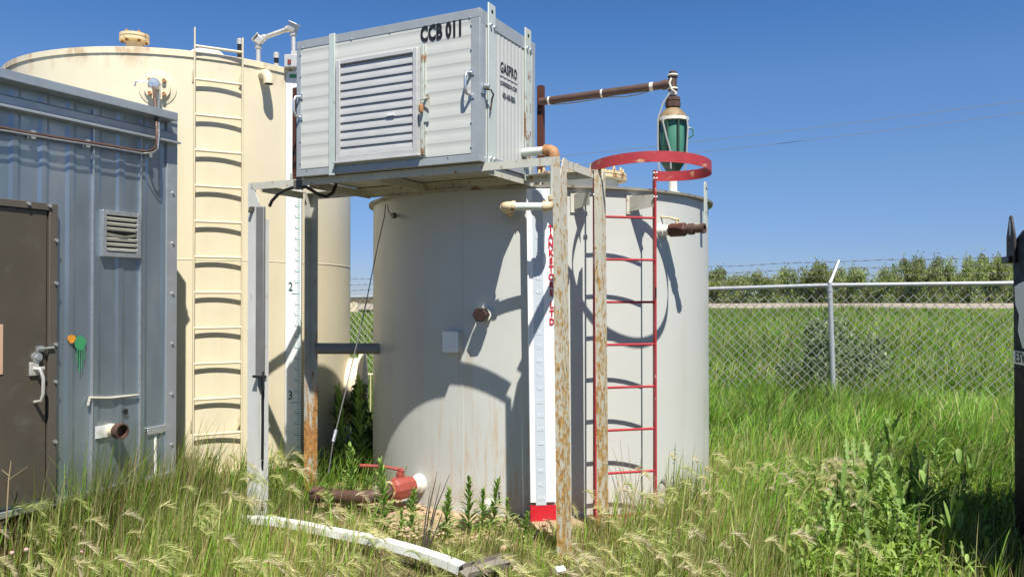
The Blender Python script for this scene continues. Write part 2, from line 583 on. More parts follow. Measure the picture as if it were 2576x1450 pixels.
def lettering(name, s, size, m, M, parent, bold=0.0, xs=1.0, ext=0.0012, align='CENTER', spacing=1.0, label=None):
    cu = bpy.data.curves.new(name, 'FONT')
    cu.body = s
    cu.size = size
    cu.offset = bold
    cu.extrude = ext
    cu.align_x = align
    cu.align_y = 'CENTER'
    cu.space_character = spacing
    cu.resolution_u = 3
    tmp = bpy.data.objects.new(name + '_tmp', cu)
    COL.objects.link(tmp)
    dg = bpy.context.evaluated_depsgraph_get()
    me = bpy.data.meshes.new_from_object(tmp.evaluated_get(dg))
    bpy.data.objects.remove(tmp)
    bpy.data.curves.remove(cu)
    me.transform(M @ Matrix.Diagonal((xs, 1, 1, 1)))
    me.materials.clear()
    return link_mesh(name, me, m, parent, label)

FRONT = Matrix.Rotation(R(90), 4, 'X')           # lettering that faces -Y
SIDE = Matrix.Rotation(R(90), 4, 'Z') @ FRONT    # lettering that faces +X
def TR(x, y, z):
    return Matrix.Translation((x, y, z))

# ------------------------------------------------------------------ layout
GT, GR, GH = (0.258, 7.50), 1.533, 2.43           # small grey tank
CT, CR, CH = (-3.40, 8.43), 1.67, 3.72            # tall cream tank
YAW = R(-27)
MS = frame((-2.038, 6.193, 0), YAW)               # stand: x along the front to the right, y back
MSi = MS.inverted()
HC = (-2.578, 6.12)
MH = frame((HC[0], HC[1], 0), math.atan2(0.9012, 0.4335))   # shed: x along the front, 0 at the right corner
MHi = MH.inverted()

def road_h(y):
    k = min(1, max(0, (y - 13) / 29.0))
    return 1.02 * (k * k * (3 - 2 * k) * 0.35 + k * 0.65)

def g(x, y):
    z = -0.045 - 0.028 * min(6, max(0, -x)) + 0.012 * math.sin(x * 1.9 + y) + 0.01 * math.sin(2.7 * y - x)
    return z + road_h(y) + (0.02 * math.sin(0.21 * x) if y > 12 else 0)

# ------------------------------------------------------------------ ground, road, pad
def build_ground():
    ys = list(np.linspace(-6, 14, 60)) + list(np.linspace(14.7, 46, 44)) + [50, 58, 70, 90, 130, 200, 350, 700, 1500, 4000]
    xs = [-4000, -1500, -600, -250, -120, -70, -45] + list(np.linspace(-30, 40, 110)) + [50, 70, 120, 250, 600, 1500, 4000]
    vs = [(x, y, g(x, y) if abs(x) < 300 else road_h(y) - 0.05) for y in ys for x in xs]
    nx = len(xs)
    fs = [(j * nx + i, j * nx + i + 1, (j + 1) * nx + i + 1, (j + 1) * nx + i) for j in range(len(ys) - 1) for i in range(nx - 1)]
    structure(obj('ground', MB().add(vs, fs), 'field_soil', smooth=180))
    mb = MB()
    xs = list(np.linspace(-120, 200, 90))
    vs = []
    for x in xs:
        for y in (41.6 + 0.5 * math.sin(x * 0.31) + 0.3 * math.sin(x * 1.3), 43.5, 46, 48.5, 50):
            yy = y - 0.02 * x
            vs.append((x, yy, 1.0 + 0.02 * math.sin(x * 0.9) + 0.24 * (y - 41.6) / 8.4))
    fs = [(i * 5 + j, (i + 1) * 5 + j, (i + 1) * 5 + j + 1, i * 5 + j + 1) for i in range(len(xs) - 1) for j in range(4)]
    structure(obj('gravel_road', mb.add(vs, fs), 'road_gravel', smooth=180))
    # sandy pad round the grey tank
    mb = MB()
    vs, fs, n, rings = [], [], 90, (0.0, 1.3, 1.55, 1.75, 1.95, 2.15, 2.3)
    for k in range(n):
        a = 2 * math.pi * k / n
        wob = 1 + 0.06 * math.sin(3 * a + 1) + 0.05 * math.sin(7 * a) + 0.03 * math.sin(17 * a + 2)
        for i, r in enumerate(rings):
            rr = r if i < 3 else 1.55 + (r - 1.55) * wob * (0.95 if math.sin(a) < -0.3 else 0.7)
            x, y = GT[0] + rr * math.cos(a), GT[1] + rr * math.sin(a)
            z = -0.012 + (0.012 * math.sin(9 * x + 4 * y) + 0.008 * math.sin(17 * y - 5 * x) if i > 2 else 0)
            z -= (0, 0, 0, 0.0, 0.015, 0.05, 0.12)[i]
            vs.append((x, y, z))
    m = len(rings)
    for k in range(n):
        for i in range(m - 1):
            k2 = (k + 1) % n
            fs.append((k * m + i, k * m + i + 1, k2 * m + i + 1, k2 * m + i))
    structure(obj('sandy_ground_pad', mb.add(vs, fs), 'sandy_pad', smooth=180))
build_ground()

# ------------------------------------------------------------------ small grey tank
def radial(c, a):
    return Vector((math.sin(a), -math.cos(a), 0))

def build_grey_tank():
    M = frame((GT[0], GT[1], 0), 0)
    Mi = M.inverted()
    t = thing('grey_tank', 'squat pale grey round tank with a red ladder and a white gauge board', 'storage tank', M)
    L = lambda p: Mi @ Vector(p)
    sh = obj('shell', MB().lathe([(GR, -0.06), (GR, 0.6), (GR, 1.2), (GR, 1.8), (GR, GH)], seg=128), 'grey_tank_paint', t)
    obj('roof', MB().lathe([(GR - 0.003, GH - 0.004), (0.8, GH + 0.025), (0.001, GH + 0.04)], seg=96), 'grey_steel', t)
    obj('rim', MB().lathe([(GR + 0.001, GH - 0.012), (GR + 0.038, GH - 0.008), (GR + 0.042, GH + 0.010), (GR - 0.03, GH + 0.012)], seg=128), 'rim_rust', t, smooth=30)
    obj('base_ring', MB().lathe([(GR + 0.001, -0.05), (GR + 0.035, -0.05), (GR + 0.035, -0.008), (GR + 0.001, -0.006)], seg=128), 'rim_rust', t)
    # vertical weld seam
    p, n = cyl_hit(1163, 700, GT, GR)
    p, n = L(p), n
    mb = MB()
    T = aim((p.x, p.y, 0), n)
    mb.box(-0.004, 0.004, 0.0, 2.40, -0.004, 0.0025, T)
    obj('weld_seam', mb, 'grey_tank_paint', t)
    # manway on the roof
    mc = Vector((0.596 - GT[0], 6.98 - GT[1], 0))
    T = TR(*mc)
    mw = obj('manway', MB().lathe([(0.325, GH), (0.325, 2.63)], T, 48), 'grey_steel', t)
    obj('lid', MB().lathe([(0.33, 2.612), (0.40, 2.612), (0.40, 2.634), (0.392, 2.636), (0.392, 2.640), (0.40, 2.642), (0.40, 2.664), (0.001, 2.668)], T, 64), 'rusty_cream', mw, smooth=30)
    b0 = None
    for k in range(20):
        a = 2 * math.pi * (k + 0.5) / 20
        q = mc + Vector((0.366 * math.cos(a), 0.366 * math.sin(a), 2.665))
        if b0 is None:
            b0 = obj('bolt', MB().lathe([(0.017, 0), (0.017, 0.02), (0.010, 0.021), (0.010, 0.045), (0.001, 0.047)], None, 6), 'rusty_cream', mw)
            b0.location = q
        else:
            dup_part(b0, mw, TR(*q))
    # gauge board
    zt, zb = 2.40, -0.02
    gx0, gy = 0.205 - GT[0], 5.835 - GT[1]
    lean = -math.atan(0.0125)
    GB = TR(gx0, gy, 0) @ Matrix.Rotation(lean, 4, 'Y') @ Matrix.Rotation(R(3), 4, 'Z')
    # local board: x -0.11..0.11, y thickness, z
    def bl(u, v):
        q = hit(u, v, M @ GB @ Vector((0, 0, 0)), ((M @ GB).to_3x3() @ Vector((0, 1, 0))))
        return (M @ GB).inverted() @ q
    xl, xr = bl(1332, 1100).x, bl(1409, 1100).x
    bd = obj('gauge_board', MB().box(xl, xr, 0, 0.012, 0.125, zt, GB), 'white_board', t, bevel=0.002)
    zr = bl(1370, 1270).z
    obj('red_band', MB().box(xl - 0.001, xr + 0.001, -0.001, 0.013, bl(1370, 1330).z, zr, GB), 'letter_red', bd)
    bd.data.transform(Matrix())
    sx0, sx1 = bl(1345, 1000).x, bl(1371, 1000).x
    obj('blue_strip', MB().box(sx0, sx1, -0.0025, 0.001, zr + 0.003, zt - 0.01, GB), 'board_blue_strip', bd)
    z154 = bl(1362, 1252).z
    for i in range(23):
        val = 15.4 - 0.7 * i
        z = z154 + 0.0995 * i
        if z > zt - 0.05:
            break
        lettering('volume_numeral', '%.1f' % val, 0.036, 'board_faded_white', GB @ TR((sx0 + sx1) / 2, -0.004, z) @ FRONT, bd, 0.0012, 0.85)
    # red letters down the board
    x = bl(1386, 640).x
    zz0, zz1 = bl(1386, 575).z, bl(1386, 737).z
    word = 'TANKSTORE'
    for i, ch in enumerate(word):
        z = zz0 + (zz1 - zz0) * i / 8.0
        lettering('red_letter', ch, 0.063, 'letter_red', GB @ TR(x, -0.004, z) @ FRONT, bd, 0.003, 0.80)
    for i, ch in enumerate('LTD'):
        z = bl(1388, 767).z + (bl(1388, 809).z - bl(1388, 767).z) * i / 2
        lettering('red_letter', ch, 0.063, 'letter_red', GB @ TR(x, -0.004, z) @ FRONT, bd, 0.003, 0.80)
    for z in (2.15, 0.30):
        obj('board_bracket', MB().box(-0.04, 0.04, 0.012, 0.20, z, z + 0.04, GB), 'grey_steel', t)
    # junction box on the shell
    p, n = cyl_hit(1146, 858, GT, GR)
    T = aim(L(p), n)
    jb = obj('junction_box', MB().box(-0.066, 0.066, -0.076, 0.076, -0.02, 0.075, T), 'grey_steel', t, bevel=0.004)
    obj('cover', MB().box(-0.069, 0.069, -0.079, 0.079, 0.0752, 0.081, T), 'white_board', jb, bevel=0.003)
    # plugged nozzle
    p, n = cyl_hit(1222, 790, GT, GR)
    p = L(p)
    nz = obj('plugged_nozzle', MB().lathe([(0.052, -0.02), (0.052, 0.035), (0.042, 0.036), (0.042, 0.075)], aim(p, n), 24), 'white_pipe', t)
    obj('hex_plug', MB().lathe([(0.054, 0.06), (0.058, 0.07), (0.058, 0.135), (0.05, 0.14)], aim(p, n), 6, True, True), 'dark_plug', nz, smooth=20)
    # round pipe flange at the top
    p, n = cyl_hit(1284, 540, GT, GR)
    obj('pipe_socket', MB().lathe([(0.075, -0.02), (0.075, 0.012), (0.045, 0.013), (0.045, 0.03)], aim(L(p), n), 28, False, True), 'grey_steel', t)
    # small hook stub with the cable eye
    p, n = cyl_hit(1004, 543, GT, GR)
    p = L(p)
    hk = obj('hook_stub', MB().cyl(p - n * 0.01, p + n * 0.075, 0.016, 12), 'grey_steel', t)
    obj('collar', MB().cyl(p + n * 0.035, p + n * 0.06, 0.024, 10), 'brown_pipe', hk)
    # valve on the right
    p, n = cyl_hit(1663, 580, GT, GR)
    p = L(p)
    d = (n + Vector((0.55, -0.05, 0.0))).normalized()
    bv = obj('nozzle', MB().lathe([(0.05, -0.03), (0.05, 0.03), (0.040, 0.031), (0.040, 0.08)], aim(p, d), 24), 'white_pipe', t)
    vb = obj('ball_valve', MB().lathe([(0.048, 0.075), (0.052, 0.085), (0.052, 0.20), (0.046, 0.21)], aim(p, d), 8, True, True), 'brown_primer', t, smooth=20)
    obj('spout', MB().lathe([(0.036, 0.21), (0.036, 0.235), (0.044, 0.236), (0.044, 0.27), (0.032, 0.275), (0.032, 0.33), (0.038, 0.331), (0.038, 0.36), (0.024, 0.36), (0.024, 0.30)], aim(p, d), 18), 'brown_pipe', vb)
    sp = p + d * 0.135
    hd = MB().cyl(sp, sp + Vector((0, 0, 0.075)), 0.012, 8)
    q = sp + Vector((0, 0, 0.078))
    hd.tube([q + d * 0.02, q, q - d * 0.06 + Vector((0, 0, 0.02)), q - d * 0.14 + Vector((0, 0, 0.03))], [0.010, 0.012, 0.010, 0.008], 6)
    obj('lever', hd, 'rusty_cream', vb)
    # lifting lug, flat bar up the right side
    p, n = cyl_hit(1760, 560, GT, GR)
    p = L(p)
    T = aim((p.x, p.y, 0), n)
    z0, z1 = 2.15, 2.57
    outline = [(-0.028, z0), (0.028, z0)] + [(0.028 * math.cos(a), z1 - 0.028 + 0.028 * math.sin(a)) for a in np.linspace(0, math.pi, 9)]
    lug = MB()
    TL = T @ Matrix(((1, 0, 0, 0), (0, 0, 1, 0), (0, -1, 0, 0), (0, 0, 0, 1)))
    TL = T @ Matrix(((1, 0, 0, 0), (0, 0, 1, 0), (0, 1, 0, 0), (0, 0, 0, 1)))
    lug.prism(outline, 0.045, 0.057, TL)
    lo = obj('lifting_lug', lug, 'rusty_bar', t)
    obj('eye', MB().cyl(T @ Vector((0, z1 - 0.06, 0.0445)), T @ Vector((0, z1 - 0.06, 0.0578)), 0.012, 12), 'dark_void', lo)
    # low drain with a black rod handle
    p, n = cyl_hit(1236, 1262, GT, GR)
    p = L(p)
    dr = obj('drain_nozzle', MB().lathe([(0.033, -0.02), (0.033, 0.05), (0.040, 0.051), (0.040, 0.085), (0.026, 0.086), (0.026, 0.12)], aim(p, n), 16, False, True), 'white_pipe', t)
    q = p + n * 0.10
    obj('handle', MB().tube([q, q + Vector((0.07, 0.0, -0.01)), q + Vector((0.09, 0.0, 0.01)), q + Vector((0.085, 0, 0.10))], 0.007, 6), 'black_rubber', dr)
    # ladder
    ld = sub_empty('ladder', t)
    rl, rr_ = Vector((0.600 - GT[0], 5.83 - GT[1], 0)), Vector((1.057 - GT[0], 5.95 - GT[1], 0))
    ax = (rr_ - rl).normalized()
    nn = Vector((ax.y, -ax.x, 0))
    def rail(p, ztop):
        mb = MB()
        a, b = p - ax * 0.005 - nn * 0.022, p + ax * 0.005 + nn * 0.022
        vs = []
        for z in (0.02, ztop):
            vs += [p - ax * 0.006 - nn * 0.022 + Vector((0, 0, z)), p + ax * 0.006 - nn * 0.022 + Vector((0, 0, z)),
                   p + ax * 0.006 + nn * 0.022 + Vector((0, 0, z)), p - ax * 0.006 + nn * 0.022 + Vector((0, 0, z))]
        mb.add(vs, [(0, 1, 2, 3), (4, 5, 6, 7), (0, 1, 5, 4), (1, 2, 6, 5), (2, 3, 7, 6), (3, 0, 4, 7)])
        return mb
    obj('rail', rail(rl, 2.57), 'red_paint', ld)
    rrail = obj('rail', rail(rr_, 2.55), 'red_paint', ld)
    r0 = None
    z_top = 1.61 + (747 - 546) / FPX * 5.89
    for k in range(8):
        z = z_top - 0.311 * k
        if r0 is None:
            r0 = obj('rung', MB().cyl(rl + ax * 0.005, rr_ - ax * 0.005, 0.0095, 10), 'red_paint', ld)
            r0.location = (0, 0, z)
        else:
            dup_part(r0, ld, TR(0, 0, z))
    # hoop
    c = (rl + rr_) / 2 + Vector((0.15, -0.20, 0))
    a0 = math.atan2(rl.y - c.y, rl.x - c.x)
    a1 = math.atan2(rr_.y - c.y, rr_.x - c.x)
    while a1 < a0:
        a1 += 2 * math.pi
    q0, q1 = (rl - c).length, (rr_ - c).length
    mb, N = MB(), 72
    vs, fs = [], []
    for i in range(N + 1):
        k = i / N
        a = a0 + (a1 - a0) * k
        el = 0.43 * 0.375 / math.hypot(0.375 * math.cos(a), 0.43 * math.sin(a))
        rad = el + (q0 - el) * max(0, 1 - k * 5) ** 2 + (q1 - el) * max(0, 1 - (1 - k) * 5) ** 2
        lift = 0.035 * max(0, -math.sin(a))
        for rr in (rad, rad - 0.007):
            for z in (2.472 + lift, 2.545 + lift):
                vs.append((c.x + rr * math.cos(a), c.y + rr * math.sin(a), z))
    for i in range(N):
        o, p2 = i * 4, i * 4 + 4
        fs += [(o, p2, p2 + 1, o + 1), (o + 2, o + 3, p2 + 3, p2 + 2), (o + 1, p2 + 1, p2 + 3, o + 3), (o, o + 2, p2 + 2, p2)]
    fs += [(0, 1, 3, 2), (N * 4, N * 4 + 2, N * 4 + 3, N * 4 + 1)]
    hp = obj('cage_hoop', mb.add(vs, fs), 'hoop_red', ld)
    b0 = None
    for (p, z) in ((rr_, 2.528), (rr_, 2.488), (rl, 2.525), (rr_, 2.35), (rl, 2.35)):
        q = p + nn * 0.012 - ax * 0.016 + Vector((0, 0, z))
        if b0 is None:
            b0 = obj('bolt', MB().cyl((0, 0, 0), tuple(ax * 0.032), 0.011, 6), 'zinc', ld)
            b0.location = q
        else:
            dup_part(b0, ld, TR(*q))
    # brackets: folded plates from the shell to the rails
    for p in (rl - ax * 0.03, rr_):
        pw = Vector((p.x, p.y, 0)).normalized() * GR
        z1 = 2.37
        q = Vector((p.x, p.y, 0))
        s = pw - ax * 0.085
        s = Vector((s.x, s.y, 0)).normalized() * (GR + 0.004)
        mb = MB()
        e = q - ax * 0.007
        lft = Vector((s.x, s.y, 0))
        # vertical web from shell to rail, a top lip and a foot plate on the shell
        vs = [(lft.x, lft.y, z1 - 0.11), (e.x, e.y, z1 - 0.09), (e.x, e.y, z1 - 0.005), (lft.x, lft.y, z1)]
        off = Vector((-ax.y, ax.x, 0)) * 0.006
        vs2 = [(a + off.x, b + off.y, cc) for a, b, cc in vs]
        mb.add(vs + vs2, [(0, 1, 2, 3), (4, 5, 6, 7), (0, 1, 5, 4), (1, 2, 6, 5), (2, 3, 7, 6), (3, 0, 4, 7)])
        nr = lft.normalized()
        mb.box(-0.022, 0.03, -0.075, 0.075, -0.002, 0.008, aim((lft.x, lft.y, z1 - 0.055), nr))
        lip = [(lft.x, lft.y, z1), (e.x, e.y, z1 - 0.005), (e.x + 0.02, e.y + 0.07, z1 - 0.005), (lft.x + 0.03, lft.y + 0.05, z1)]
        lip2 = [(a, b, cc + 0.006) for a, b, cc in lip]
        mb.add(lip + lip2, [(0, 1, 2, 3), (4, 5, 6, 7), (0, 1, 5, 4), (1, 2, 6, 5), (2, 3, 7, 6), (3, 0, 4, 7)])
        obj('ladder_bracket', mb, 'stand_steel', t)
build_grey_tank()

# ------------------------------------------------------------------ tall cream tank
def build_cream_tank():
    M = frame((CT[0], CT[1], 0), 0)
    Mi = M.inverted()
    L = lambda p: Mi @ Vector(p)
    t = thing('cream_tank', 'tall cream coloured round tank with a cream ladder and vents on its roof', 'storage tank', M)
    obj('shell', MB().lathe([(CR, 0.07), (CR, 1.2), (CR, 2.4), (CR, CH)], seg=144), 'cream_paint', t)
    obj('roof', MB().lathe([(CR + 0.012, CH - 0.05), (CR + 0.012, CH), (CR - 0.04, CH + 0.02), (1.0, CH + 0.05), (0.001, CH + 0.10)], seg=96), 'cream_paint', t, smooth=30)
    obj('base_plate', MB().lathe([(CR, 0.11), (CR + 0.05, 0.10), (CR + 0.05, 0.06), (CR, 0.05)], seg=96), 'cream_steel', t)
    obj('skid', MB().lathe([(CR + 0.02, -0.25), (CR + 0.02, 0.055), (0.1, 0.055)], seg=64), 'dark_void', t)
    zs = cyl_hit(460, 652, CT, CR)[0].z
    obj('weld_seam', MB().lathe([(CR - 0.002, zs - 0.007), (CR + 0.004, zs), (CR - 0.002, zs + 0.007)], seg=128), 'cream_paint', t)
    # flanged vent on the roof
    p = at(338, 118, 7.05)
    T = TR(*L((p.x, p.y, CH - 0.01)))
    fv = obj('flanged_vent', MB().lathe([(0.075, 0), (0.068, 0.02), (0.068, 0.155)], T, 28), 'rusty_cream', t)
    obj('flange', MB().lathe([(0.06, 0.145), (0.122, 0.148), (0.122, 0.172), (0.112, 0.174), (0.112, 0.180), (0.122, 0.182), (0.122, 0.206), (0.001, 0.210)], T, 32), 'rusty_cream', fv, smooth=30)
    b0 = None
    for k in range(6):
        a = k * math.pi / 3 + 0.3
        q = T @ Vector((0.098 * math.cos(a), 0.098 * math.sin(a), 0.13))
        if b0 is None:
            b0 = obj('bolt', MB().lathe([(0.014, 0), (0.014, 0.018), (0.009, 0.019), (0.009, 0.078), (0.014, 0.079), (0.014, 0.096), (0.002, 0.098)], None, 6), 'orange_rust_pipe', fv)
            b0.location = q
        else:
            dup_part(b0, fv, TR(*q))
    # hatch dome
    p = at(521, 130, 7.25)
    T = TR(*L((p.x, p.y, CH)))
    h = obj('roof_hatch', MB().lathe([(0.115, -0.02), (0.12, 0.03), (0.115, 0.055)], T, 28), 'cream_steel', t)
    obj('dome_lid', MB().lathe([(0.10, 0.05), (0.162, 0.052), (0.165, 0.07), (0.13, 0.105), (0.07, 0.125), (0.065, 0.14), (0.001, 0.146)], T, 36), 'white_pipe', h, smooth=50)
    obj('latch', MB().box(-0.022, 0.022, -0.135, -0.112, -0.01, 0.06, T), 'cream_steel', h)
    # two short posts with dark sleeves
    for (u, v, Y, hh) in ((603, 152, 7.30, 0.245), (695, 168, 7.45, 0.165)):
        p = at(u, v, Y)
        T = TR(*L((p.x, p.y, CH)))
        s = obj('sensor_post', MB().lathe([(0.026, -0.03), (0.026, 0.06), (0.018, 0.062)], T, 16), 'cast_alu', t)
        obj('sleeve', MB().lathe([(0.019, 0.055), (0.021, 0.06), (0.021, hh - 0.05)], T, 16), 'black_rubber', s)
        obj('cap', MB().lathe([(0.026, hh - 0.055), (0.027, hh - 0.01), (0.018, hh), (0.001, hh)], T, 16), 'cast_alu', s)
    # silver conduit loop
    a = L(at(650, 150, 7.42)); a.z = CH
    Yc = 7.42
    b = L(at(650, 100, Yc)); c = L(at(738, 68, Yc)); d = L(at(748, 160, Yc))
    a = Vector((b.x, b.y, CH - 0.02))
    d = Vector((c.x + 0.01, c.y, CH - 0.15))
    gpz = obj('gauge_conduit', MB().cyl(a, b - Vector((0, 0, 0.03)), 0.021, 16).cyl(b, c, 0.021, 16).cyl(c - Vector((0, 0, 0.03)), d, 0.0205, 16), 'cast_alu', t)
    obj('foot', MB().cyl(a, a + Vector((0, 0, 0.05)), 0.034, 18, 0.028), 'cream_steel', gpz)
    for q, dv in ((b, Vector((-0.5, -0.15, 0.45))), (c, Vector((0.35, -0.15, 0.75)))):
        mb = MB()
        dv.normalize()
        side = Vector((0, 1, 0))
        T = aim(q, dv, Vector((0, 1, 0)))
        mb.box(-0.036, 0.036, -0.048, 0.048, -0.045, 0.025, T)
        o = (c - b).normalized() if q is b else (b - c).normalized()
        mb.cyl(q, q + o * 0.075, 0.030, 14)
        mb.cyl(q, q + Vector((0, 0, -0.085)), 0.031, 14)
        e = obj('elbow_body', mb, 'cast_alu', gpz, bevel=0.008)
        obj('cover_plate', MB().box(-0.043, 0.043, -0.062, 0.062, 0.028, 0.038, T), 'cast_alu', gpz, bevel=0.004)
    # gauge head
    q = L(at(733, 152, 7.36))
    gh = obj('gauge_head', MB().box(-0.055, 0.10, -0.04, 0.05, -0.07, 0.045, TR(*q)), 'cast_alu', t, bevel=0.004)
    obj('red_pointer', MB().box(-0.022, 0.008, -0.049, -0.0405, -0.045, -0.005, TR(*q)), 'head_red', gh)
    obj('plate', MB().box(0.0, 0.07, -0.01, 0.0, 0.047, 0.085, TR(*q)), 'cast_alu', gh)
    # goose neck vent
    p, n = cyl_hit(660, 190, CT, CR)
    p = L(p)
    s = Vector((n.x, n.y, 0))
    tang = Vector((-n.y, n.x, 0))
    path = [p - s * 0.02, p + s * 0.03 + Vector((0, 0, 0.004)), p + s * 0.075 - Vector((0, 0, 0.004)) + tang * 0.0,
            p + s * 0.105 - Vector((0, 0, 0.03)), p + s * 0.118 - Vector((0, 0, 0.065)), p + s * 0.12 - Vector((0, 0, 0.10))]
    gn = obj('gooseneck_vent', MB().tube(path, 0.044, 20), 'cream_steel', t, smooth=60)
    q = p + s * 0.12 - Vector((0, 0, 0.1005))
    obj('mouth', MB().cyl(q, q + Vector((0, 0, -0.001)), 0.036, 20), 'dark_void', gn)
    # flanged nozzle with a grey regulator
    p, n = cyl_hit(397, 222, CT, CR)
    p = L(p)
    T = aim(p, n)
    fl = obj('nozzle_flange', MB().lathe([(0.150, -0.03), (0.150, 0.003), (0.147, 0.004)], T, 36, False, True), 'cream_paint', t)
    obj('blind_plate', MB().lathe([(0.105, 0.0), (0.105, 0.026), (0.001, 0.027)], T, 32), 'cream_steel', fl, smooth=30)
    b0 = None
    for k in range(4):
        a_ = math.pi / 4 + k * math.pi / 2
        q = T @ Vector((0.080 * math.cos(a_), 0.080 * math.sin(a_), 0.024))
        if b0 is None:
            b0 = obj('bolt', MB().cyl((0, 0, 0), tuple(n * 0.032), 0.017, 6), 'orange_rust_pipe', fl)
            b0.location = q
        else:
            dup_part(b0, fl, TR(*q))
    rg = obj('regulator', MB().lathe([(0.03, 0.03), (0.03, 0.10), (0.042, 0.102), (0.046, 0.11), (0.046, 0.17), (0.04, 0.178), (0.001, 0.18)], T, 24), 'zinc', t, smooth=40)
    q = T @ Vector((0, 0, 0.14))
    obj('lever', MB().tube([q, q + Vector((-0.06, -0.02, 0.012)), q + Vector((-0.135, -0.04, 0.012)), q + Vector((-0.145, -0.04, -0.03))], 0.007, 6), 'zinc', rg)
    # ladder
    ld = sub_empty('ladder', t)
    pl, nl = cyl_hit(484, 700, CT, CR)
    pr, nr = cyl_hit(608, 700, CT, CR)
    Yl = 6.86
    rl, rr_ = at(487, 700, Yl - 0.005), at(608, 700, Yl + 0.185)
    rl, rr_ = L(rl), L(rr_)
    rl.z = rr_.z = 0
    ax = (rr_ - rl).normalized()
    nn = Vector((ax.y, -ax.x, 0))
    zt_l, zt_r = 1.61 + (747 - 68) / FPX * Yl, 1.61 + (747 - 88) / FPX * (Yl + 0.12)
    for p, zt in ((rl, zt_l), (rr_, zt_r)):
        mb = MB()
        vs = []
        for z in (0.06, zt):
            vs += [p - ax * 0.005 - nn * 0.02 + Vector((0, 0, z)), p + ax * 0.005 - nn * 0.02 + Vector((0, 0, z)),
                   p + ax * 0.005 + nn * 0.02 + Vector((0, 0, z)), p - ax * 0.005 + nn * 0.02 + Vector((0, 0, z))]
        vs[4:] = vs[4:]
        mb.add(vs, [(0, 1, 2, 3), (4, 5, 6, 7), (0, 1, 5, 4), (1, 2, 6, 5), (2, 3, 7, 6), (3, 0, 4, 7)])
        obj('rail', mb, 'cream_steel', ld)
    z_top = 1.61 + (747 - 119) / FPX * (Yl + 0.06)
    zr2 = 1.61 + (747 - 202) / FPX * (Yl + 0.06)
    r0 = None
    for k in range(12):
        z = z_top if k == 0 else zr2 - 0.3045 * (k - 1)
        if r0 is None:
            r0 = obj('rung', MB().cyl(rl, rr_, 0.012, 10), 'cream_steel', ld)
            r0.location = (0, 0, z)
        else:
            dup_part(r0, ld, TR(0, 0, z))
    for p in (rl, rr_):
        for z in (3.52, 0.52):
            w_ = Vector((p.x, p.y, 0)).normalized() * (CR - 0.002)
            mb = MB()
            dn = Vector((0, 0, z))
            vs = [p + dn + Vector((0, 0, 0.07)), p + dn + Vector((0, 0, 0.0)), w_ + dn - Vector((0.03, 0, 0.10)), w_ + dn - Vector((0.03, 0, 0.0))]
            off = ax * 0.008
            mb.add([tuple(q) for q in vs] + [tuple(q + off) for q in vs], [(0, 1, 2, 3), (4, 5, 6, 7), (0, 1, 5, 4), (1, 2, 6, 5), (2, 3, 7, 6), (3, 0, 4, 7)])
            obj('bracket', mb, 'cream_steel', ld)
    # gauge board with a metre scale read downwards
    p, n = cyl_hit(738, 800, CT, CR)
    gy = 7.40
    GB = Matrix.Translation(L((at(737, 747, gy).x, gy, 0))) @ Matrix.Rotation(R(2), 4, 'Z')
    def bl(u, v):
        MG = M @ GB
        return MG.inverted() @ hit(u, v, MG @ Vector((0, 0, 0)), MG.to_3x3() @ Vector((0, 1, 0)))
    xl, xr = bl(718, 747).x, bl(757, 747).x
    ztop = bl(735, 180).z
    zbot = bl(735, 1152).z
    bd = obj('gauge_board', MB().box(xl, xr, 0, 0.03, zbot, ztop, GB), 'white_board', t, bevel=0.002)
    obj('channel', MB().box(xl - 0.012, xl - 0.001, -0.004, 0.05, zbot - 0.01, ztop, GB).box(xl, xr, 0.031, 0.045, zbot - 0.005, ztop, GB), 'board_back', bd)
    z2 = bl(737, 738).z
    tk = MB()
    for i in range(-145, 220):
        z = z2 + 0.01 * i * 1.0
        if z > ztop - 0.12 or z < zbot + 0.02:
            continue
        if i % 100 == 0:
            x0, hh = xr - 0.085, 0.004
        elif i % 10 == 0:
            x0, hh = xr - 0.055, 0.0038
        elif i % 2 == 0:
            x0, hh = xr - 0.034, 0.0024
        else:
            continue
        tk.box(x0, xr - 0.008, -0.002, 0.001, z - hh, z + hh, GB)
    obj('scale_marks', tk, 'tick_teal', bd, smooth=0)
    for val, z in ((1, z2 + 1.0), (2, z2), (3, z2 - 1.0)):
        lettering('metre_numeral', str(val), 0.115, 'numeral_teal', GB @ TR(xl + 0.048, -0.003, z + 0.062) @ FRONT, bd, 0.001, 0.75)
    for i in range(-14, 22):
        z = z2 + 0.1 * i + 0.018
        if i % 10 == 0 or z > ztop - 0.2 or z < zbot + 0.03:
            continue
        lettering('decimal_numeral', str((-i) % 10), 0.024, 'tick_teal', GB @ TR(xr - 0.055, -0.003, z) @ FRONT, bd, 0, 0.8)
    obj('green_top_tag', MB().box(xl + 0.03, xr - 0.002, -0.003, 0.001, ztop - 0.06, ztop - 0.025, GB), 'green_paint', bd)
    # side manway low on the right, seen in the gap
    c = Vector((1.0, 0.10, 0)).normalized()
    T = aim((c.x * (CR - 0.05), c.y * (CR - 0.05), 0.66), c)
    mw = obj('side_manway', MB().lathe([(0.30, 0), (0.30, 0.17)], T, 48), 'cream_paint', t)
    obj('flange', MB().lathe([(0.30, 0.155), (0.355, 0.157), (0.355, 0.215), (0.33, 0.222), (0.001, 0.225)], T, 48), 'cream_steel', mw, smooth=30)
build_cream_tank()

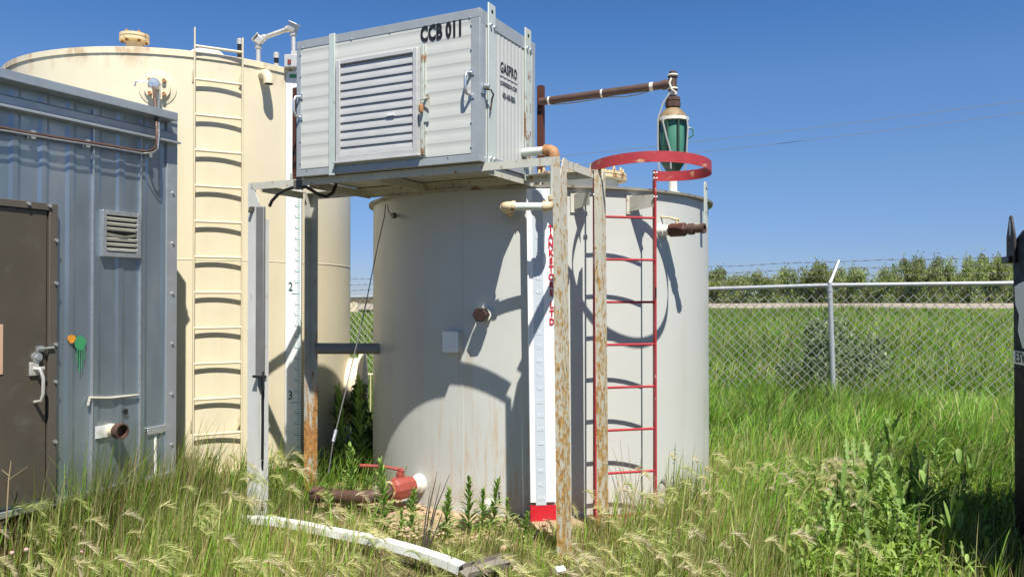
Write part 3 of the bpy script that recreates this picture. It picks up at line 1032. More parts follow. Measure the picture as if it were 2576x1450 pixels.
# ------------------------------------------------------------------ shed
def build_shed():
    t = thing('metal_shed', 'low galvanised metal shed with a brown door, at the left edge', 'shed', MH)
    def hl(u, v, off=0.0):
        """point of the front plane pushed out by off, in shed space"""
        N = MH.to_3x3() @ Vector((0, -1, 0))
        return MHi @ hit(u, v, MH @ Vector((0, -off, 0)), N)
    XL, DEP = -3.6, 1.9
    Z0, Z1 = 0.30, 2.99
    # corrugated front, ribbed sheet (one profile, extruded up)
    mb = MB()
    prof = []
    x = XL
    rib = 0.0
    pat = [(0.0, 0.0), (0.05, 0.0), (0.075, -0.007), (0.105, -0.007), (0.13, 0.0)]
    per = 0.19
    while x < -0.03:
        for dx, dy in pat:
            if x + dx < -0.03:
                prof.append((x + dx, dy))
        x += per
    prof.append((-0.03, 0.0))
    n = len(prof)
    rows = [Z0, 1.0, 1.8, Z1]
    vs = [(px, py + (0.003 * math.sin(px * 9 + z * 3) if 0 < i < n - 1 else 0), z) for z in rows for i, (px, py) in enumerate(prof)]
    fs = [(j * n + i, j * n + i + 1, (j + 1) * n + i + 1, (j + 1) * n + i) for j in range(len(rows) - 1) for i in range(n - 1)]
    mb.add(vs, fs)
    wall = obj('front_wall', mb, 'shed_galv', t, smooth=12)
    obj('shell', MB().box(XL, 0, 0.012, DEP, Z0, Z1), 'shed_galv', t)
    seams = MB()
    for u in (230, 350):
        xx = hl(u, 700).x
        seams.box(xx - 0.004, xx + 0.004, -0.019, 0.0, Z0, Z1 - 0.1)
    obj('sheet_lap', seams, 'zinc', wall)
    obj('corner_trim', MB().box(-0.085, 0.012, -0.020, 0.0, Z0 - 0.02, Z1).box(0.0, 0.012, 0.0, 0.08, Z0 - 0.02, Z1), 'shed_trim', t, bevel=0.002)
    s0 = None
    for z in np.arange(0.5, 2.9, 0.38):
        if s0 is None:
            s0 = obj('screw', MB().cyl((0, 0, 0), (0, -0.010, 0), 0.011, 6), 'zinc', t)
            s0.location = (-0.03, -0.020, z)
        else:
            dup_part(s0, t, TR(-0.03, -0.020, z))
    obj('skid_beam', MB().box(XL, 0.0, 0.06, 0.16, -0.12, Z0 - 0.03).box(XL, 0, DEP - 0.16, DEP - 0.06, -0.12, Z0 - 0.03), 'brown_primer', t)
    obj('base_rail', MB().box(XL, 0.0, -0.035, 0.05, Z0 - 0.045, Z0 - 0.004), 'zinc', t, bevel=0.004)
    # eaves: projecting cap, recess, lower trim
    zc = hl(440, 283, 0.12).z
    zb = hl(440, 303, 0.12).z
    obj('roof_cap', MB().box(XL, hl(448, 290, 0.13).x, -0.13, DEP + 0.05, zb, zc), 'shed_trim', t, bevel=0.004)
    obj('eave_recess', MB().box(XL, 0.0, -0.03, 0.05, Z1 + 0.001, zb - 0.001), 'shed_trim', t)
    zl1, zl0 = hl(440, 333, 0.05).z, hl(440, 361, 0.06).z
    mb = MB()
    poly = [(-0.035, zl1), (-0.045, zl1 - 0.01), (-0.045, zl0 + 0.03), (-0.085, zl0 + 0.012), (-0.085, zl0), (0.0, zl0), (0.0, zl1)]
    T = Matrix(((0, 1, 0, 0), (1, 0, 0, 0), (0, 0, 1, 0), (0, 0, 0, 1)))
    mb.prism(poly, XL, hl(450, 350, 0.06).x, T)
    obj('lower_eave_trim', mb, 'shed_trim', t, smooth=20)
    # door
    xr = hl(133, 800).x
    ztop = hl(70, 508).z
    dr = obj('door', MB().box(xr - 1.05, xr - 0.065, -0.030, 0.02, Z0 + 0.02, ztop - 0.05), 'door_brown', t, bevel=0.003)
    fr = obj('door_frame', MB().box(xr - 0.055, xr, -0.045, 0.0, Z0 - 0.01, ztop).box(xr - 1.12, xr - 0.055, -0.045, 0.0, ztop - 0.045, ztop).box(xr - 1.12, xr - 1.06, -0.045, 0, Z0, ztop - 0.045), 'door_frame_brown', t, bevel=0.003)
    s0 = None
    pts = [(xr - 0.012, hl(130, v).z) for v in (605, 712, 865, 958, 1108)] + [(hl(u, 500).x, ztop - 0.015) for u in (60, 113)]
    for x_, z_ in pts:
        if s0 is None:
            s0 = obj('screw', MB().cyl((0, 0, 0), (0, -0.012, 0), 0.012, 6), 'zinc', fr)
            s0.location = (x_, -0.045, z_)
        else:
            dup_part(s0, fr, TR(x_, -0.045, z_))
    q = hl(90, 898, 0.03)
    obj('deadbolt', MB().cyl((q.x, -0.03, q.z), (q.x, -0.048, q.z), 0.033, 20).cyl((q.x, -0.048, q.z), (q.x, -0.06, q.z), 0.015, 14), 'zinc', dr)
    q0, q1 = hl(86, 930, 0.04), hl(91, 995, 0.06)
    hd = MB().box(q0.x - 0.03, q0.x + 0.03, -0.045, -0.0302, q0.z - 0.035, q0.z + 0.05)
    hd.tube([(q0.x, -0.04, q0.z + 0.01), (q0.x + 0.01, -0.085, q0.z + 0.005), (q0.x + 0.02, -0.10, q0.z - 0.05), (q0.x + 0.02, -0.10, q0.z - 0.15), (q0.x + 0.015, -0.085, q0.z - 0.195), (q0.x + 0.01, -0.03, q0.z - 0.205)], 0.011, 10)
    hd.box(q0.x + 0.01, q0.x + 0.05, -0.075, -0.062, q0.z + 0.0, q0.z + 0.02)
    obj('handle', hd, 'cast_alu', dr, bevel=0.003)
    q = hl(115, 876, 0.05)
    obj('bolt_latch', MB().cyl((q.x - 0.05, -0.053, q.z), (q.x + 0.055, -0.053, q.z + 0.004), 0.008, 10).box(q.x - 0.055, q.x - 0.01, -0.048, -0.0302, q.z - 0.018, q.z + 0.018), 'zinc', dr)
    q0, q1 = hl(7, 815, 0.032), hl(7, 940, 0.032)
    obj('notice', MB().box(q0.x - 0.30, q0.x, -0.036, -0.0302, q1.z, q0.z), 'pink_sign', dr)
    # louvered vent
    a, b = hl(250, 530), hl(346, 648)
    x0, x1, z1, z0 = a.x, b.x, a.z - 0.0, b.z
    z1, z0 = hl(300, 533).z, hl(300, 647).z
    vf = MB().box(x0, x0 + 0.03, -0.038, 0.0, z0, z1).box(x1 - 0.03, x1, -0.038, 0.0, z0, z1).box(x0 + 0.03, x1 - 0.03, -0.038, 0, z1 - 0.03, z1).box(x0 + 0.03, x1 - 0.03, -0.038, 0, z0, z0 + 0.03)
    vent = obj('wall_vent', vf, 'zinc', t, bevel=0.002)
    obj('dark_opening', MB().box(x0 + 0.03, x1 - 0.03, -0.012, -0.008, z0 + 0.03, z1 - 0.03), 'dark_void', vent)
    N = 7
    for k in range(N):
        zz = z0 + 0.035 + (z1 - z0 - 0.07) * (k + 0.4) / N
        tl = 0.0 if k != 3 else 0.03
        T = TR((x0 + x1) / 2, -0.024, zz) @ Matrix.Rotation(R(-40), 4, 'X')
        if tl:
            mb = MB()
            mb.add([(-(x1 - x0) / 2 + 0.03, -0.016, 0.0), (0, -0.016, -0.022), ((x1 - x0) / 2 - 0.03, -0.016, 0.004), ((x1 - x0) / 2 - 0.03, 0.012, 0.004), (0, 0.012, -0.022), (-(x1 - x0) / 2 + 0.03, 0.012, 0)], [(0, 1, 4, 5), (1, 2, 3, 4)], T)
        else:
            mb = MB().box(-(x1 - x0) / 2 + 0.03, (x1 - x0) / 2 - 0.03, -0.015, 0.010, -0.0015, 0.0015, T)
        obj('blade', mb, 'white_pipe', vent)
    # pipe stub
    q = hl(287, 1079)
    ps = obj('pipe_stub', MB().lathe([(0.046, -0.03), (0.046, 0.07)], aim((q.x - 0.03, 0, q.z), (0, -1, 0)), 24), 'cream_steel', t)
    obj('coupling', MB().lathe([(0.053, 0.07), (0.053, 0.125), (0.044, 0.125), (0.044, 0.08), (0.001, 0.08)], aim((q.x - 0.03, 0, q.z), (0, -1, 0)), 24), 'brown_pipe', ps, smooth=30)
    obj('painted_patch', MB().box(q.x - 0.16, q.x - 0.06, -0.0185, -0.0150, q.z - 0.04, q.z + 0.045), 'trim_white', t)
    q = hl(312, 1034)
    obj('small_hole', MB().cyl((q.x, -0.0190, q.z), (q.x, -0.0155, q.z), 0.021, 18), 'dark_void', t)
    # caulk line
    a, b = hl(217, 1000), hl(343, 992)
    pth = [(a.x, -0.02, a.z - 0.05), (a.x + 0.01, -0.02, a.z), (a.x * .6 + b.x * .4, -0.021, a.z * .6 + b.z * .4 - 0.01), (b.x, -0.02, b.z)]
    obj('caulk_line', MB().tube(pth, [0.010, 0.013, 0.014, 0.009], 6), 'caulk', t)
    # paint splashes
    q = hl(176, 852)
    blob = [(q.x + 0.028 * math.cos(a_) * (1 + 0.15 * math.sin(3 * a_)), q.z + 0.028 * math.sin(a_)) for a_ in np.linspace(0, 2 * math.pi, 20)[:-1]]
    obj('orange_splash', MB().prism(blob, -0.0185, -0.0150), 'orange_paint', t)
    q = hl(198, 862)
    gs = MB().prism([(q.x + 0.040 * math.cos(a_) * (1 + 0.1 * math.sin(4 * a_)), q.z + 0.048 * math.sin(a_)) for a_ in np.linspace(0, 2 * math.pi, 22)[:-1]], -0.0185, -0.0150)
    for dx, ln in ((-0.022, 0.10), (-0.005, 0.17), (0.012, 0.15), (0.028, 0.09)):
        gs.box(q.x + dx - 0.0025, q.x + dx + 0.0025, -0.0183, -0.0152, q.z - 0.03 - ln, q.z - 0.03)
    obj('green_splash', gs, 'green_paint', t)
    # bent steel tubing along the wall and up to the cream tank
    pts = [hl(u, v, 0.055) for u, v in ((-60, 312), (15, 323), (28, 327), (150, 347), (260, 364), (350, 380), (370, 381))]
    pts = [MH @ p for p in pts]
    pts += [at(383, 378, 5.80), at(391, 372, 5.80), at(395, 358, 5.80), at(394, 320, 5.82), at(389, 250, 5.95), at(386, 218, 6.6)]
    tb = tag(obj('steel_tubing', MB().tube(pts, 0.011, 8), 'brown_pipe'), 'thin bent steel tubing clipped along the shed wall under the eaves', 'tubing')
    p2 = [MH @ hl(u, v, 0.075) for u, v in ((-60, 318), (15, 329), (150, 352), (260, 369), (360, 386))] + [at(387, 383, 5.79), at(397, 374, 5.79), at(400, 340, 5.80), at(399, 260, 5.95), at(405, 212, 6.7)]
    tb2 = tag(obj('steel_tubing', MB().tube(p2, 0.006, 6), 'zinc'), 'thinner shiny tube running beside the brown tubing on the shed wall', 'tubing')
    c0 = None
    for u, v in ((77, 341), (215, 363), (372, 389)):
        q = MH @ hl(u, v, 0.03)
        if c0 is None:
            c0 = obj('clip', MB().box(-0.014, 0.014, -0.03, 0.03, -0.022, 0.03), 'zinc', tb)
            c0.matrix_local = frame(q, math.atan2(0.9012, 0.4335))
        else:
            dup_part(c0, tb, frame(q, math.atan2(0.9012, 0.4335)))
build_shed()

def build_standpipe():
    p = gp(388, 1236, -0.1)
    p = at(388, 1180, 5.98)
    M = frame((p.x, p.y, g(p.x, p.y)), R(64))
    t = thing('standpipe', 'short white upright pipe with a flat T shaped top beside the shed corner', 'pipe', M)
    h = at(388, 1072, 5.98).z - M.translation.z
    obj('upright', MB().cyl((0, 0, -0.1), (0, 0, h), 0.018, 14), 'white_pipe', t)
    obj('cross_plate', MB().box(-0.085, 0.085, -0.03, 0.03, h - 0.01, h + 0.004).box(-0.085, 0.085, -0.03, -0.022, h - 0.05, h - 0.01), 'zinc', t, bevel=0.003)
    obj('collar', MB().cyl((0, 0, h - 0.06), (0, 0, h - 0.01), 0.024, 14), 'zinc', t)
build_standpipe()

# ------------------------------------------------------------------ steel stand
SX, SY, SZ = 2.62, 0.702, 2.49
def build_stand():
    t = thing('steel_stand', 'tall rusty pale grey angle iron stand on four legs, under the box', 'stand', MS)
    A = 0.075
    def post(name, m, x, y, dx, dy, a, b, z0, notch=None):
        """angle post with its heel at x,y; leg a along dx (front plate), leg b along dy (side plate); notch cuts a V in one plate"""
        mb = MB()
        th = 0.008
        za = SZ
        def plate(length, n):
            if n:
                return [(0, z0), (length, z0), (length, za), (length * 0.62, za), (0.0, za - 0.125)] if n == 'heel' else [(0, z0), (length, z0), (length, za - 0.17), (length * 0.25, za), (0, za)]
            return [(0, z0), (length, z0), (length, za), (0, za)]
        pa = [(x + dx * q, z) for q, z in plate(a, notch[0] if notch else None)]
        y0, y1 = (y, y + th) if dy > 0 else (y - th, y)
        mb.prism(pa, y0, y1)
        pb = [(y + dy * (q if q > 0 else th * 1.01), z) for q, z in plate(b, notch[1] if notch else None)]
        T = Matrix(((0, 1, 0, 0), (1, 0, 0, 0), (0, 0, 1, 0), (0, 0, 0, 1)))
        x0, x1 = (x, x + th) if dx > 0 else (x - th, x)
        mb.prism(pb, x0, x1, T)
        return obj(name, mb, m, t, smooth=25)
    lg = post('leg', 'stand_rusty', SX, 0, -1, 1, 0.050, 0.115, -0.06, (None, 'heel'))
    for q in lg.data.vertices:                       # this leg leans out a little at its foot
        q.co.x += 0.030 * (1 - q.co.z / SZ)
    lg = post('leg', 'stand_rusty', SX + 0.048, SY - 0.10, -1, 1, 0.052, 0.085, -0.06, (None, 'heel'))
    for q in lg.data.vertices:
        q.co.x += 0.022 * (1 - q.co.z / SZ)
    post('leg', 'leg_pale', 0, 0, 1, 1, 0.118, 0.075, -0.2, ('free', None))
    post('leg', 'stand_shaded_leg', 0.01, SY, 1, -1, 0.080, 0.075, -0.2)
    h, th = 0.052, 0.007
    z = SZ
    obj('front_beam', MB().angle_bar((0.03, -0.0, z - 0.001), (SX - 0.051, -0.0, z - 0.001), (0, 0, -1), (0, 1, 0), h, 0.06, th), 'stand_steel', t)
    obj('back_beam', MB().angle_bar((0.0, SY + 0.003, z - 0.001), (SX + 0.0, SY - 0.07, z - 0.001), (0, 0, -1), (0, -1, 0), h, 0.06, th), 'stand_steel', t)
    for x, s in ((0.0, 1), (SX, -1)):
        obj('side_beam', MB().angle_bar((x + s * 0.009, 0.12, z - 0.004), (x + s * 0.009, SY - 0.1, z - 0.004), (0, 0, -1), (s, 0, 0), h, 0.05, th), 'stand_steel', t)
    for x in (0.56, 1.2, 2.075):
        obj('cross_member', MB().angle_bar((x, 0.064, z - 0.004), (x, SY + 0.10, z - 0.004), (0, 0, -1), (-1, 0, 0), 0.06, 0.06, th), 'stand_steel', t)
    obj('rear_ledge', MB().angle_bar((0.5, SY + 0.11, z - 0.004), (2.12, SY + 0.11, z - 0.004), (0, 0, -1), (0, -1, 0), 0.05, 0.05, th), 'stand_steel', t)
    # foot plates
    for x, y in ((SX - 0.04, 0.04), (0.04, 0.04)):
        obj('foot_plate', MB().box(x - 0.09, x + 0.09, y - 0.09, y + 0.09, (-0.03 if x > 1 else -0.13), (-0.018 if x > 1 else -0.118)), 'stand_rusty', t)
    # strut channel with slots on the left leg, grey cable cover over it
    q = MSi @ hit(668, 1000, MS @ Vector((0.12, -0.004, 0)), MS.to_3x3() @ Vector((0, 1, 0)))
    x0 = 0.120
    x1 = x0 + 0.078
    zt, zb = 2.30, 1.10
    st = MB().box(x0, x1, 0.012, 0.018, -0.12, 2.2).box(x0, x0 + 0.006, -0.02, 0.012, -0.12, 2.2).box(x1 - 0.006, x1, -0.02, 0.012, -0.12, 2.2)
    so = obj('strut_channel', st, 'leg_pale', t)
    s0 = None
    for zz in (0.02, 0.33, 0.62, 0.93):
        if s0 is None:
            s0 = obj('slot', MB().box(-0.009, 0.009, -0.001, 0.001, -0.035, 0.035), 'dark_void', so)
            s0.location = (x0 + 0.028, 0.010, zz)
        else:
            dup_part(s0, so, TR(x0 + 0.028, 0.010, zz))
    zc1 = (MSi @ hit(665, 519, MS @ Vector((0, -0.03, 0)), MS.to_3x3() @ Vector((0, 1, 0)))).z
    zc0 = (MSi @ hit(665, 950, MS @ Vector((0, -0.03, 0)), MS.to_3x3() @ Vector((0, 1, 0)))).z
    cv = obj('cable_cover', MB().box(x0 + 0.004, x1 + 0.006, -0.045, -0.021, zc0, zc1), 'cover_grey', t, bevel=0.006)
    obj('strap', MB().box(x0 - 0.02, x1 + 0.012, -0.050, -0.015, zc0 + 0.0, zc0 + 0.018).tube([(x1 + 0.01, -0.05, zc0 + 0.05), (x1 + 0.02, -0.055, zc0 - 0.01), (x1 + 0.018, -0.05, zc0 - 0.09)], 0.008, 6), 'black_rubber', cv)
    obj('flexible_conduit', MB().tube([(x0 + 0.045, -0.01, zc0 + 0.02), (x0 + 0.05, -0.012, zc0 - 0.3), (x0 + 0.045, -0.01, zc0 - 0.62)], 0.011, 8), 'black_rubber', t)
    obj('bolt', MB().cyl((0.045, -0.0, 2.27), (0.045, -0.03, 2.27), 0.016, 6).box(0.02, 0.07, -0.012, -0.0005, 2.285, 2.305), 'door_frame_brown', t)
    # round cross pipe to the grey tank
    zc = 1.178
    p0 = Vector((0.06, SY, zc))
    p1 = MSi @ cyl_hit(952, 876, GT, GR)[0]
    dp = (p1 - p0).normalized()
    p1 = p1 + dp * 0.01
    cp = obj('cross_pipe', MB().cyl(p0, p1, 0.047, 24), 'cover_grey', t)  # darker grey than the stand: the box's shade is put into the pipe colour
    for x in (0.16, 0.29):
        obj('pipe_ring', MB().cyl(p0 + dp * x, p0 + dp * (x + 0.008), 0.050, 24), 'cover_grey', cp)
build_stand()

# ------------------------------------------------------------------ box on the stand
BX0, BX1 = 0.548, 2.083
BW, BD, BH = BX1 - BX0, 0.827, 0.985
MBX = MS @ TR(BX0, -0.062, 2.497)
MBXi = MBX.inverted()
def bl(u, v, off=0.0):
    N = MBX.to_3x3() @ Vector((0, -1, 0))
    return MBXi @ hit(u, v, MBX @ Vector((0, -off, 0)), N)
def bs(u, v, off=0.0):
    N = MBX.to_3x3() @ Vector((1, 0, 0))
    return MBXi @ hit(u, v, MBX @ Vector((BW + off, 0, 0)), N)

def build_box():
    t = thing('equipment_box', 'off-white metal clad box with a large louver, raised on the steel stand', 'equipment box', MBX)
    obj('core', MB().box(0.004, BW - 0.004, 0.006, BD, 0.004, BH - 0.004), 'box_siding', t)
    # bottom pan
    obj('bottom_pan', MB().box(0.0, BW, 0.0, BD, -0.002, 0.003), 'stand_plain', t)
    # front siding with shallow horizontal ribs
    def siding_profile(length, period, depth, flat=0.62):
        pr = []
        z = 0.0
        while z < length:
            for dz, d in ((0, 0), (flat * period, 0), ((flat + 0.10) * period, depth), (0.93 * period, depth), (period, 0)):
                if z + dz <= length:
                    pr.append((z + dz, d))
            z += period
        pr.append((length, 0))
        return pr
    pr = siding_profile(BH - 0.10, 0.086, 0.0012, 0.45)
    vs, fs = [], []
    for x in (0.03, BW - 0.05):
        for z, d in pr:
            vs.append((x, -0.003 + d, 0.05 + z))
    n = len(pr)
    fs = [(i, n + i, n + i + 1, i + 1) for i in range(n - 1)]
    obj('front_panel', MB().add(vs, fs), 'box_siding', t, smooth=60)
    pr = siding_profile(BD - 0.08, 0.055, 0.0016, 0.45)
    vs, fs = [], []
    for z in (0.03, BH - 0.05):
        for y, d in pr:
            vs.append((BW + 0.001 - d, 0.04 + y, z))
    n = len(pr)
    fs = [(i, i + 1, n + i + 1, n + i) for i in range(n - 1)]
    obj('side_panel', MB().add(vs, fs), 'box_siding', t, smooth=60)
    # galvanised corner trims
    e = 0.006
    T = 0.055
    tr = MB()
    tr.box(-0.004, BW + 0.006, -e, 0.02, BH - T, BH + 0.004)
    tr.box(-0.004, BW + 0.006, -e, 0.02, -0.006, T * 0.75)
    tr.box(-0.004, 0.038, -e + 0.001, 0.02, T * 0.75, BH - T)
    tr.box(BW - 0.062, BW + 0.006, -e + 0.001, 0.02, T * 0.75, BH - T)
    obj('front_trim', tr, 'box_galv', t, bevel=0.002)
    ts = MB()
    ts.box(BW - 0.01, BW + 0.006, 0.0205, BD + 0.004, BH - 0.085, BH + 0.0035)
    ts.box(BW - 0.01, BW + 0.006, 0.0205, BD + 0.004, -0.0055, 0.045)
    ts.box(BW - 0.01, BW + 0.0055, 0.0205, 0.075, 0.045, BH - 0.085)
    ts.box(BW - 0.01, BW + 0.0055, BD - 0.05, BD + 0.004, 0.045, BH - 0.085)
    obj('side_trim', ts, 'box_galv', t, bevel=0.002)
    obj('lid', MB().box(-0.003, BW + 0.003, 0.021, BD + 0.003, BH - 0.003, BH + 0.003), 'box_galv', t)
    obj('left_trim', MB().box(-0.003, 0.003, 0.0205, BD, -0.005, BH - 0.004), 'box_galv', t)
    # louver
    x0, x1 = bl(852, 280).x, bl(1056, 260).x
    z1, z0 = bl(855, 152, 0.03).z, bl(850, 404, 0.03).z
    z1r, z0r = bl(1058, 118, 0.03).z, bl(1060, 386, 0.03).z
    z1, z0 = (z1 + z1r) / 2, (z0 + z0r) / 2
    F = 0.036
    D = 0.034
    lf = MB()
    lf.box(x0, x0 + F, -D, -0.001, z0, z1).box(x1 - F, x1, -D, -0.001, z0, z1)
    lf.box(x0 + F, x1 - F, -D, -0.001, z1 - F * 0.8, z1).box(x0 + F, x1 - F, -D, -0.001, z0, z0 + F)
    lf.box(x0 - 0.02, x0, -0.012, -0.001, z0 - 0.01, z1 + 0.01).box(x1, x1 + 0.018, -0.012, -0.001, z0 - 0.01, z1 + 0.01)
    lv = obj('louver', lf, 'louver_alu', t, bevel=0.003)
    obj('dark_backing', MB().box(x0 + F, x1 - F, -0.0052, -0.0035, z0 + F, z1 - F * 0.8), 'shed_trim', lv)
    N = 11
    zz0, zz1 = z0 + F, z1 - F * 0.8
    hstep = (zz1 - zz0 - 0.012) / N
    for k in range(N):
        zb = zz0 + hstep * k
        # drooping blade: sloping face, small hem at the lower edge
        poly = [(-0.0215, zb + 0.001), (-0.0270, zb + 0.002), (-0.0275, zb + 0.013), (-0.0165, zb + hstep * 1.0), (-0.0130, zb + hstep * 1.0), (-0.0215, zb + 0.012)]
        T2 = Matrix(((0, 1, 0, 0), (1, 0, 0, 0), (0, 0, 1, 0), (0, 0, 0, 1)))
        sag = 0.004 * math.sin(k * 2.1)
        obj('blade', MB().prism([(y + 0.0, z + sag * 0.3) for y, z in poly], x0 + F + 0.002, x1 - F - 0.002, T2), 'louver_alu', lv, smooth=25)
    obj('sticker', MB().box(bl(980, 288).x, bl(998, 286).x, -0.0352, -0.030, bl(988, 290, .03).z, bl(988, 284, .03).z), 'white_board', lv)
    obj('drip_sill', MB().box(x0 - 0.02, x1 + 0.02, -0.045, -0.001, z0 - 0.018, z0 - 0.002), 'louver_alu', lv, bevel=0.003)
    # hinge strip and hasp to the right of the louver
    xs = x1 + 0.02
    hs = obj('hinge_strip', MB().box(xs, xs + 0.022, -0.020, -0.001, z0 - 0.01, z1 + 0.015).box(xs + 0.024, xs + 0.034, -0.010, -0.001, z0 - 0.02, z1 + 0.02), 'rusty_bar', t, bevel=0.002)
    q = bl(1070, 265, 0.02)
    zl = bl(1070, 240).z
    zlo = bl(1070, 308).z
    obj('hasp_plate', MB().box(xs + 0.020, xs + 0.062, -0.018, -0.0105, zlo, zl), 'rusty_bar', hs)
    obj('pin', MB().cyl((xs + 0.005, -0.03, zl - 0.035), (xs + 0.10, -0.055, zl - 0.035), 0.005, 8).cyl((xs + 0.045, -0.01, zl - 0.03), (xs + 0.045, -0.035, zl - 0.02), 0.011, 8), 'rusty_bar', hs)
    obj('padlock', MB().lathe([(0.001, 0), (0.014, 0.004), (0.018, 0.02), (0.016, 0.05), (0.007, 0.06), (0.001, 0.061)], TR(xs + 0.018, -0.042, zl - 0.125), 14), 'orange_rust_pipe', hs)
    # flat strap bars
    xb = bl(838, 260).x
    zt = BH + 0.012
    obj('strap_bar', MB().box(xb - 0.026, xb + 0.026, -0.016, -0.0065, -0.018, zt), 'box_pale_bar', t, bevel=0.002)
    for u, m, ztop in ((1233.5, 'box_pale_bar', 0), (1325, 'rusty_bar', 0)):
        yc = bs(u, 250).y
        zt = bs(u, 12 if u < 1300 else 74).z
        sb = obj('strap_bar', MB().box(BW + 0.0062, BW + 0.0145, yc - 0.052, yc + 0.048, -0.02 if u < 1300 else -0.05, zt), m, t, bevel=0.003)
        obj('bolt_hole', MB().cyl((BW + 0.0142, yc, zt - 0.05), (BW + 0.0152, yc, zt - 0.05), 0.014, 12), 'dark_void', sb)
        b0 = None
        for dz in (BH - 0.075, 0.03 if u < 1300 else -0.01):
            for dy in (-0.025, 0.025):
                q = (BW + 0.014, yc + dy, dz)
                if b0 is None:
                    b0 = obj('bolt', MB().cyl((0, 0, 0), (0.014, 0, 0), 0.012, 6), 'zinc', sb)
                    b0.location = q
                else:
                    dup_part(b0, sb, TR(*q))
    xb2 = bl(790, 90).x
    obj('strap_tip', MB().box(xb2 - 0.03, xb2 + 0.03, BD + 0.004, BD + 0.012, BH - 0.3, BH + 0.075), 'rusty_bar', t)
    # pull handles
    def pull(q, s):
        h = 0.075
        mb = MB().tube([(q.x, -0.008, q.z + h), (q.x - s * 0.012, -0.045, q.z + h * 0.92), (q.x - s * 0.016, -0.058, q.z + h * 0.5), (q.x - s * 0.016, -0.060, q.z), (q.x - s * 0.016, -0.058, q.z - h * 0.5), (q.x - s * 0.012, -0.045, q.z - h * 0.92), (q.x, -0.008, q.z - h)], 0.010, 10)
        mb.box(q.x - 0.018, q.x + 0.022, -0.011, -0.0055, q.z + h - 0.018, q.z + h + 0.02).box(q.x - 0.018, q.x + 0.022, -0.011, -0.0055, q.z - h - 0.02, q.z - h + 0.018)
        return obj('pull_handle', mb, 'zinc', t, smooth=50)
    pull(bl(1187, 212), 1)
    q = bl(757, 270)
    pull(Vector((max(q.x, 0.014), 0, q.z)), 1)
    # corner lock
    q = bs(1213, 225)
    ck = MB().box(BW + 0.0056, BW + 0.016, q.y - 0.03, q.y + 0.03, q.z - 0.03, q.z + 0.035)
    ck.cyl((BW + 0.016, q.y, q.z + 0.02), (BW + 0.05, q.y + 0.01, q.z + 0.015), 0.018, 12)
    lk = obj('corner_lock', ck, 'zinc', t, bevel=0.002)
    obj('shackle', MB().tube([(BW + 0.02, q.y + 0.0, q.z), (BW + 0.055, q.y + 0.02, q.z - 0.005), (BW + 0.06, q.y + 0.045, q.z - 0.03), (BW + 0.04, q.y + 0.06, q.z - 0.055), (BW + 0.03, q.y + 0.06, q.z - 0.13)], 0.006, 7), 'brown_pipe', lk)
    # rivets along the trims
    r0 = None
    pts = [(BW - 0.058, z) for z in np.linspace(0.09, BH - 0.1, 6)] + [(0.034, z) for z in np.linspace(0.09, BH - 0.1, 6)]
    pts += [(x, BH - T + 0.006) for x in (0.05, 0.5, 0.83, 1.2, BW - 0.07)] + [(x, 0.036) for x in (0.1, 0.5, 0.95, 1.3)]
    for x, z in pts:
        if r0 is None:
            r0 = obj('rivet', MB().lathe([(0.008, 0), (0.007, 0.003), (0.002, 0.005)], aim((0, 0, 0), (0, -1, 0)), 8, False, True), 'zinc', t)
            r0.location = (x, -e, z)
        else:
            dup_part(r0, t, TR(x, -e, z))
    # lettering
    a, b = bl(1052, 88), bl(1170, 75)
    zc = (bl(1052, 89).z + bl(1168, 73).z) / 2
    lettering('unit_number', 'CCB 011', 0.140, 'letter_black', TR((a.x + b.x) / 2 + 0.004, -0.0055, zc) @ FRONT, t, 0.0065, 0.60, spacing=1.06)
    y0, y1 = bs(1257, 180).y, bs(1301, 190).y
    yc, wd = (y0 + y1) / 2, y1 - y0
    zt = (bs(1257, 172).z + bs(1301, 188).z) / 2
    lettering('maker_name', 'GASPRO', 0.100, 'letter_black', TR(BW + 0.0025, yc, zt) @ SIDE, t, 0.0016, 0.62, spacing=1.10)
    obj('maker_rule', MB().box(BW - 0.002, BW + 0.0025, yc - wd / 2, yc + wd / 2, zt - 0.062, zt - 0.056), 'letter_grey', t)
    lettering('maker_line', 'COMPRESSION CORP.', 0.040, 'letter_grey', TR(BW + 0.0025, yc, zt - 0.105) @ SIDE, t, 0.0006, 0.66)
    lettering('phone_number', '403-443-8886', 0.056, 'letter_grey', TR(BW + 0.0025, yc, zt - 0.185) @ SIDE, t, 0.0012, 0.62)
build_box()

# ------------------------------------------------------------------ brown uprights, pipes, cables
def build_upright(label, x, y, z0, z1, holes):
    M = frame((x, y, z0), YAW)
    t = thing('steel_upright', label, 'steel post', M, 'brown steel uprights behind the box')
    h = z1 - z0
    obj('channel', MB().box(-0.026, 0.026, -0.004, 0.004, 0, h).box(-0.026, -0.020, 0.004, 0.05, 0, h).box(0.020, 0.026, 0.004, 0.05, 0, h), 'brown_primer', t)
    for z in holes:
        obj('hole', MB().cyl((0, -0.0055, z), (0, -0.0035, z), 0.016, 14), 'dark_void', t)
build_upright('brown steel upright right of the box, carrying the brown pipe', 0.245, 7.06, 2.45, 3.475, (0.84, 0.78))
q = MS @ Vector((0.428, 0.05, 0))
build_upright('brown steel upright at the left edge of the box', q.x, q.y, 2.492, 3.19, (0.2,))

